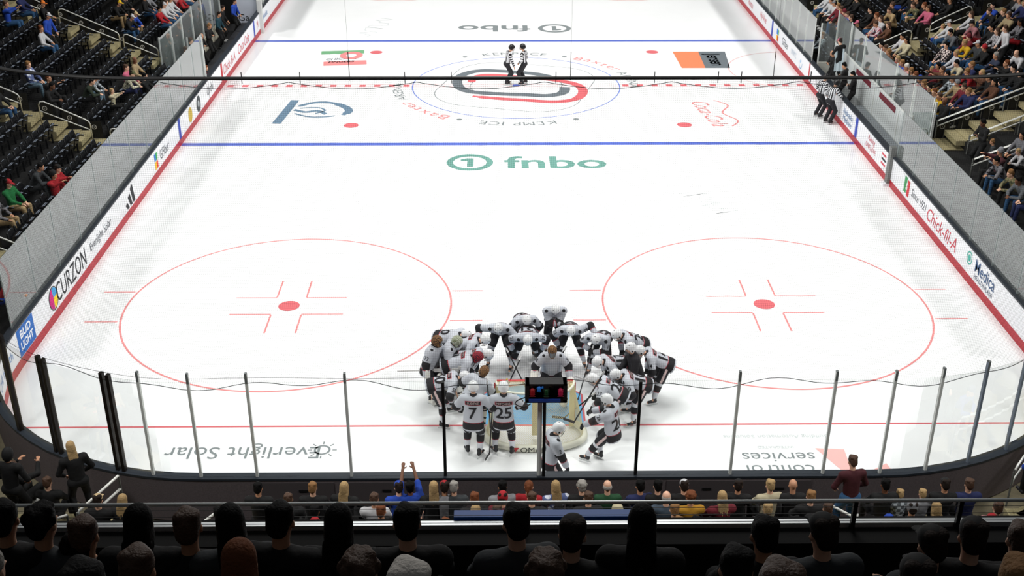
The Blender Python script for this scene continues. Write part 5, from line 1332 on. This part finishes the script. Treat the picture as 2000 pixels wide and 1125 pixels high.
bp(-14.2, 35.9, .24, 95, 'teal', 'black', 'dark', 'person in dark teal jacket standing at the far part of the left bench', 'stand')
bp(-14.0, 38.6, .24, 100, 'blue', 'black', 'dark', 'person in a bright blue top at the far end of the left bench', 'stand')
bp(-14.3, 37.2, .24, 90, 'black', 'black', 'dark', 'person in black standing between the teal and blue figures on the left bench', 'stand')
bp(-13.55, 29.0, .1, 90, 'maroon', 'black', 'auburn', 'crouching person with reddish hair at the near end of the left boards', 'lean')
for i, (y, c1) in enumerate(((33, 'white'), (34.2, 'white'), (35.2, 'pinkpale'), (36.4, 'white'), (32.2, 'red'))):
    bp(-15.75, y, 1.76, 95, c1, 'jeans', ('whitecap', 'brown', 'longbrown', 'blond', 'black')[i], 'spectator in %s behind the left bench glass, %s from the near end' % (words(c1), ('second', 'third', 'fourth', 'fifth', 'first')[i]), 'lap', 'spectators behind the left bench')
t = thing('bench_sign', 'white end panel with dark lettering beyond the left bench', 'sign', (-13.6, 40.2, .24)); m = MB(); m.box((0, 0, .75), (1.1, .05, 1.3)); m.build('panel', mat('sign_pale', (206, 212, 226), .5), t)
m = MB(); m.box((0, 0, 1.42), (1.2, .08, .07)); m.build('frame', BLACKP, t); m = MB(); put_text(m, 'Ga', .5, (-.25, -.03, .45), (1, 0, 0), (0, 0, 1)); m.build('lettering', BLACKP, t)
# ------------------------------------------------------------------ right bench
m = MB(); m.box((13.55, 24.2, .12), (.78, 12, .24)); m.build('bench_floor_right', mat('rubber_floor', (26, 26, 28), .9), kind='structure')
t = thing('players_bench', 'black bench inside the right hand box with grey top', 'bench', (13.72, 22.2, .24))
m = MB(); m.box((0, 0, .42), (.3, 6.4, .06)); m.build('seat_board', mat('bench_grey', (120, 126, 130), .6), t)
for i in range(4): m = MB(); m.box((0, -2.8+1.85*i, .2), (.28, .06, .4)); m.build('bracket', BLACKP, t)
wl = thing('bench_wall', 'pale back wall with maroon banners behind the right hand bench', 'partition', (13.93, 24.2, 0))
m = MB(); m.box((0, 0, .95), (.05, 12.2, 1.9)); m.build('panel', mat('bench_wall_white', (200, 206, 206), .5), wl); m = MB(); m.box((0, 0, 1.93), (.08, 12.2, .06)); m.build('top_rail', METAL, wl)
for y in (-4.6, -1.6, 1.6): m = MB(); m.box((-.035, y, 1.72), (.015, 2.0, .22)); m.build('banner', mat('banner_maroon', (104, 34, 46), .7), wl)
for y in (-5.9, -3, 0, 3, 6): m = MB(); m.box((-.04, y, .92), (.03, .06, 1.84)); m.build('stile', METAL, wl)
sg_ = thing('bench_glass', 'tall clear glass between the right bench and the seats behind', 'glass screen', (13.93, 24.2, 0))
for i in range(6): m = MB(); m.box((0, -5.1+2.04*i, 2.62), (.012, 2.0, 1.3)); m.build('glass_pane', GLASS, sg_)
for i in range(7): m = MB(); m.box((0, -6.1+2.04*i, 2.65), (.035, .05, 1.38)); m.build('support_post', METAL, sg_)
eg = thing('bench_glass', 'clear glass end screen at the near end of the right bench', 'glass screen', (13.55, 17.95, 0)); m = MB(); m.box((0, 0, 1.9), (.7, .012, 1.9)); m.build('glass_pane', GLASS, eg)
m = MB(); m.box((.4, 0, 1.6), (.07, .07, 3.2)); m.build('support_post', METAL, eg); m = MB(); m.box((-.32, 0, 1.9), (.05, .05, 1.7)); m.build('support_post', METAL, eg)
gp = thing('bench_glass', 'far end glass box with two pale posts at the end of the right bench', 'glass screen', (13.6, 30.35, 0)); m = MB(); m.box((0, 0, 1.9), (.7, .012, 1.8)); m.build('glass_pane', GLASS, gp)
for x in (-.35, .35): m = MB(); m.box((x, 0, 1.4), (.05, .05, 2.8)); m.build('support_post', METAL, gp)
m = MB(); m.box((0, -.05, .55), (.7, .08, 1.1)); m.build('low_wall', mat('concrete_pale', (176, 176, 168), .8), gp)
g2 = 'people on the right bench'
bp(13.52, 28.9, .24, -100, 'black', 'black', 'bald', 'bald man in a dark suit behind the right bench boards near centre ice', g=g2)
bp(13.52, 27.0, .24, -60, 'black', 'black', 'black', 'dark haired man in a suit and white collar on the right bench, far one', g=g2)
bp(13.52, 25.7, .24, -70, 'black', 'black', 'black', 'dark haired man in a navy black suit on the right bench, nearer one', g=g2)
bp(13.52, 28.1, .95, -30, 'black', 'black', 'pinkcap', 'tall person in black and a pink cap standing on the right bench with a towel', 'standarms', g2)
bp(13.95, 31.3, 1.0, 90, 'black', 'black', 'longdark' if 'dark' in HC else 'longblack', 'person in black with long dark hair facing away behind the top right glass', 'stand', g2)
m = MB(); pts = [(0, 0), (.18, .02), (.32, -.02)]; vs = []
for i, (x, y) in enumerate([(0, 0), (.09, .02), (.18, -.01), (.27, .02), (.36, 0)]):
    vs += [(x, y, 0), (x+.02, y, -.95)]
m.add(vs, [(2*i, 2*i+1, 2*i+3, 2*i+2) for i in range(4)]); tw = m.build('towel', mat('towel_blue_white', (206, 222, 230), .9)); tw.location = (13.3, 28.0, 2.3); tag(tw, 'white and pale blue towel held up by the tall person in black', 'towel')
sd_ = tw.modifiers.new('s', 'SOLIDIFY'); sd_.thickness = .012
person('standarms', (15.1, 16.5, 1.34), R(100), 'black', 'black', 'darkskin', 'usher in black holding a white paper on the right hand stairway', 'people on the right stairway')
person('stand', (15.2, 15.75, 1.34), R(70), 'charcoal', 'black', 'tan', 'child in charcoal standing behind the usher on the right stairway', 'people on the right stairway', sc_=.75)
# ------------------------------------------------------------------ near end stand
m = MB()
for k in range(0, 9): m.box((0, -1.8-.8*k-.05, (.85+.34*k)/2), (30, .8, .85+.34*k))
m.build('terrace_near', RISER, kind='structure')
m = MB(); m.box((0, -.78, .02), (19, 1.1, .04)); m.build('walkway', mat('dark_concrete', (52, 50, 46), .9), kind='structure')
for xa in (-6.3, 5.9):
    m = MB()
    for k in range(0, 9): m.box((xa, -1.8-.8*k, .865+.34*k), (1.2, .78, .03)); m.box((xa, -1.35-.8*k, .78+.34*k), (1.2, .2, .16))
    m.build('aisle_steps', CONC, kind='structure')
m = MB(); 
for i in range(9): a = R(-62+i*7); m.box((7.2+5.4*math.cos(a), 4.8+6.9*math.sin(a), .28+.0*i), (1.0, 1.0, .56), 0, Matrix.Rotation(a, 3, 'Z'))
m.build('walkway', CONC, kind='structure')
def end_rail(x, z, y, L, dz, label, dx=0):
    t = thing('handrail', label, 'handrail', (x, y, z)); m = MB(); m.tube([(0, 0, 0), (0, .0, .75), (dx*.1, .06, .82), (dx, L, .82+dz)], .024, 8); m.build('top_rail', RAILM, t, True); m = MB(); m.tube([(0, 0, .55), (dx, L, .55+dz)], .02, 8); m.build('middle_rail', RAILM, t, True)
end_rail(-6.05, 1.5, -3.3, 1.5, -.64, 'handrail at the left aisle of the near end stand', .12); end_rail(5.6, 1.5, -3.3, 1.5, -.64, 'handrail at the right aisle of the near end stand, upper part', -.3); end_rail(6.2, 2.0, -4.6, 1.2, -.5, 'handrail at the right aisle of the near end stand, lower part', -.5)
def slope_rail(x0, y0, z0, x1, y1, z1, label):
    t = thing('handrail', label, 'handrail', (x0, y0, z0)); d = Vector((x1-x0, y1-y0, z1-z0)); 
    for h, nm in ((.9, 'top_rail'), (.6, 'middle_rail')): m = MB(); m.tube([(0, 0, h-.08), d*.06+Vector((0, 0, h)), d+Vector((0, 0, h))], .024, 8); m.build(nm, RAILM, t, True)
    for q in (Vector((0, 0, 0)), d): m = MB(); m.tube([q, q+Vector((0, 0, .9))], .02, 6); m.build('rail_post', mat('post_grey', (120, 122, 118), .5, .4), t)
slope_rail(-8.6, -2.2, .9, -7.95, -1.6, 1.3, 'short sloping handrail above the left front row'); slope_rail(-9.7, -3.2, 1.1, -8.7, -2.4, 1.0, 'longer sloping handrail left of the front row aisle')
slope_rail(9.5, -.6, .6, 11.0, .9, 1.3, 'sloping handrail by the walkway in the bottom right corner')
# seats of the near end rows
m_seats = []
def near_seat(x, k): return (x, -1.8-.8*k, .85+.34*k)
NEAR = """672 968 0 black black blondlong
607 972 0 black black tan
868 955 0 grey black redcap
777 962 0 blue black bluecap
800 950 0 blue black darkskin phone
846 962 0 black black blondlong
886 955 0 charcoal black grey
980 948 0 grey black black
1033 945 0 red black auburnpony
1083 945 0 whitepat black blondlong
1134 942 0 black black greycurly
1188 965 0 darkgreen black ring
1250 958 0 navy black black
1335 948 0 black black whitecap
1285 955 0 black black black
1510 972 0 cream black blond
1557 975 0 black black bald
1450 975 0 black black blackcap
1692 945 0 maroonblack jeans brown stand
1735 965 0 black black darkskin
1763 955 0 greypat black blond
1805 950 0 grey black blond
1853 962 0 black black blackcap
1898 960 0 navy black brown
983 972 1 maroon black redbeanie
1302 974 1 slate black ring
1348 974 1 mustard black auburncurly
1410 978 1 maroon black blondlong
925 990 1 black black auburn
1040 985 1 black black brown
729 990 1 white black brown
233 998 1 black black blondlong
190 985 1 black black tancap
615 1000 2 black black darkskin
745 1008 2 grey black auburn
930 1004 2 charcoal black blondlong
970 1006 2 red black brown
1090 1000 2 creamplaid black black
1205 995 2 darkgreen black creamhood
1317 1002 2 black black tan
1785 1002 2 grey black greybeanie
1833 1006 2 black black blondlong
1955 1004 2 pinkpale black brown
618 1024 3 white black redbeanie
870 1028 3 white black auburn
905 1030 3 whitepat black white
1212 1028 3 maroonblack black tan
1325 1026 3 charcoal black tan
1358 1024 3 white black black
1735 1022 3 charcoal black bluebeanie
1940 1026 3 black black redbeanie
1700 1030 3 black black black
820 1005 2 whitepat black black
1150 990 1 black black brown
1590 990 1 black black tan
560 985 1 black black brown
430 1000 2 black black black
500 975 0 black black black
1620 1005 2 black black brown
1500 1000 2 grey black blond"""
usedn = {}
rown = ['front', 'second', 'third', 'fourth']
for l in NEAR.split('\n'):
    a = l.split(); px, py, k = float(a[0]), float(a[1]), int(a[2]); top, bot, hd = a[3:6]; pz = a[6] if len(a) > 6 else 'lap'
    y = -1.8-.8*k; z = .85+.34*k; d = Fv+R2*((px-1000)/CAM_F)-U2*((py-562.5)/CAM_F); tt = (y-CAMP.y)/d.y; x = CAMP.x+tt*d.x; x = round(x, 2)
    lo = z+1.2+(.5 if pz == 'stand' else 0)
    tt = (lo-CAMP.z)/d.z; x = round(CAMP.x+tt*d.x, 2)
    _, _, hw = headgear(hd); lab = 'person in %s top with %s, %s row behind the goal' % (words(top), hw, rown[k])
    if lab in usedn: lab += (', right hand one' if x > usedn[lab] else ', left hand one')
    else: usedn[lab] = x
    if lab in LABELS: lab += ' of the pair'
    person(pz, (x, y, z), R((hash_(lab) % 21)-10), top, bot, hd, lab, 'spectators behind the goal', sc_=(.82 if hd == 'blond' and k == 0 and px > 1700 else 1.0))
# corner standing people, bottom left
for (x, y, z, f, top, hd, lab, pose) in ((-10.3, -.7, .55, 20, 'black', 'brown', 'man in a black jacket with raised hand in the bottom left corner', 'arms'), (-9.6, -.9, .35, 0, 'black', 'brown', 'man in a black top seen from behind beside the blonde woman', 'lap'),
        (-9.1, -.75, .55, -30, 'black', 'blondlong', 'woman with long blonde hair standing in black at the left corner glass', 'stand'), (-10.2, -1.2, .7, 10, 'black', 'tanhood' if 0 else 'blackhood', 'person in a dark hood with pale edge in the bottom left corner', 'stand')):
    person(pose, (x, y, z), R(-f), top, 'black', hd, lab, 'people standing in the bottom left corner')
person('lean', (10.0, -.9, .9), R(10), 'blue', 'black', 'navycap', 'person in a bright blue jacket at the bottom right corner walkway', 'people in the bottom right corner')
person('lap', (10.1, -1.9, .9), R(10), 'black', 'black', 'brown', 'person in black below the blue jacket at the bottom right corner', 'people in the bottom right corner')
# ------------------------------------------------------------------ upper deck front: wall, rail, dark rows
m = MB(); m.box((0, -12.98, 9.0), (40, .3, 1.8)); m.build('wall_balcony', mat('deck_black', (22, 22, 22), .9), kind='structure')
led = thing('balcony_ledge', 'pale metal ledge cap running along the front of the upper deck', 'ledge', (0, -12.95, 9.9)); m = MB(); m.box((0, .02, .02), (40, .05, .04)); m.build('cap_strip', mat('ledge_metal', (226, 230, 230), .42, .6), led)
m = MB(); m.box((-.45, .1, .035), (1.35, .08, .05)); m.build('banner_top', mat('banner_blue', (24, 96, 190), .5), led)
rl = thing('guard_rail', 'thin bright guard rail above the balcony ledge with black wires', 'guard rail', (0, -12.97, 9.9))
m = MB(); m.tube([(-9, 0, .245), (9, 0, .245)], .014, 8); m.build('top_rail', mat('rail_metal', (236, 240, 238), .45, .6), rl, True)
m = MB()
for h in (.07, .135, .195): m.tube([(-9, 0, h), (9, 0, h)], .0022, 4)
m.build('wire', BLACKP, rl)
for x in (-2.72, -.62, 1.72, 2.45+.02): m = MB(); m.box((x, 0, .12), (.03, .03, .24)); m.build('rail_post', BLACKP, rl)
m = MB()
FG = [(-13.35, 9.35), (-14.5, 10.0), (-15.7, 10.75), (-16.9, 11.6)]
for y, z in FG: m.box((0, y-.55, z/2), (16, 1.2, z))
m.build('terrace_upper', mat('deck_black', (22, 22, 22), .9), kind='structure')
FGP = [(105, 1012, 0, 'black', 'curly'), (185, 1035, 0, 'brown', 'short'), (285, 1012, 0, 'black', 'long'), (375, 1020, 0, 'brown', 'short'), (455, 1012, 0, 'black', 'long'), (560, 1008, 0, 'black', 'short'), (668, 1012, 0, 'black', 'long'), (795, 1012, 0, 'black', 'short'),
       (1003, 1012, 0, 'black', 'short'), (1120, 1035, 0, 'black', 'cap'), (1252, 1012, 0, 'black', 'long'), (1483, 1035, 0, 'black', 'short'), (1592, 1032, 0, 'black', 'cap'), (1887, 1040, 0, 'black', 'cap'), (1978, 1045, 0, 'brown', 'short'), (25, 1005, 0, 'black', 'short'), (1800, 1055, 0, 'black', 'cap'),
       (165, 1062, 0, 'black', 'curly'), (290, 1098, 1, 'brown', 'short'), (480, 1085, 1, 'auburn', 'long'), (705, 1105, 1, 'brown', 'curly'), (1055, 1108, 1, 'brown', 'curly'), (1775, 1118, 1, 'black', 'cap'), (1430, 1098, 1, 'black', 'short'), (800, 1135, 2, 'grey', 'bun'), (180, 1135, 2, 'black', 'short'), (5, 1100, 1, 'grey', 'short'), (1510, 1135, 2, 'brown', 'short'), (1960, 1128, 2, 'tan', 'short')]
prev = None
for i, (px, py, rk, hc, kd) in enumerate(FGP):
    y, z = FG[rk][0]-.55, FG[rk][1]; d = Fv+R2*((px-1000)/CAM_F)-U2*((py-562.5)/CAM_F); tt = (y+.05-CAMP.y)/d.y; x = round(CAMP.x+tt*d.x, 2); hz = CAMP.z+tt*d.z
    z = hz-1.18
    hd = {'short': hc, 'long': hc+'long', 'curly': hc+'curly', 'cap': 'blackcap', 'bun': 'white'}[kd]
    _, _, hw = headgear(hd)
    lab = 'silhouetted viewer with %s, %s row of upper deck, %s' % (hw, ('front', 'second', 'third')[rk], ('far left' if px < 130 else 'left' if px < 420 else 'left of centre' if px < 760 else 'near the middle' if px < 1130 else 'right of centre' if px < 1500 else 'right' if px < 1850 else 'far right'))
    if lab in LABELS: lab += ', second one'
    person('laptee' if 0 else 'lap', (x, y, z), R((i*37 % 30)-15), 'black' if i % 4 else 'charcoal', 'black', hd, lab, 'silhouetted viewers in the upper deck', sc_=1.0)
m = MB(); m.box((0, 0, 0), (.075, .009, .15), 0); ph = thing('phone', 'glowing violet phone held up at the bottom right edge', 'phone', (1.24, -15.72, 11.05)); ph.rotation_euler = (R(-35), 0, R(4)); m.build('case', BLACKP, ph)
m = MB(); m.box((0, -.006, 0), (.068, .003, .142)); m.build('screen', emis('phone_screen', (186, 150, 226), .7), ph)
print('objects', len(bpy.data.objects))
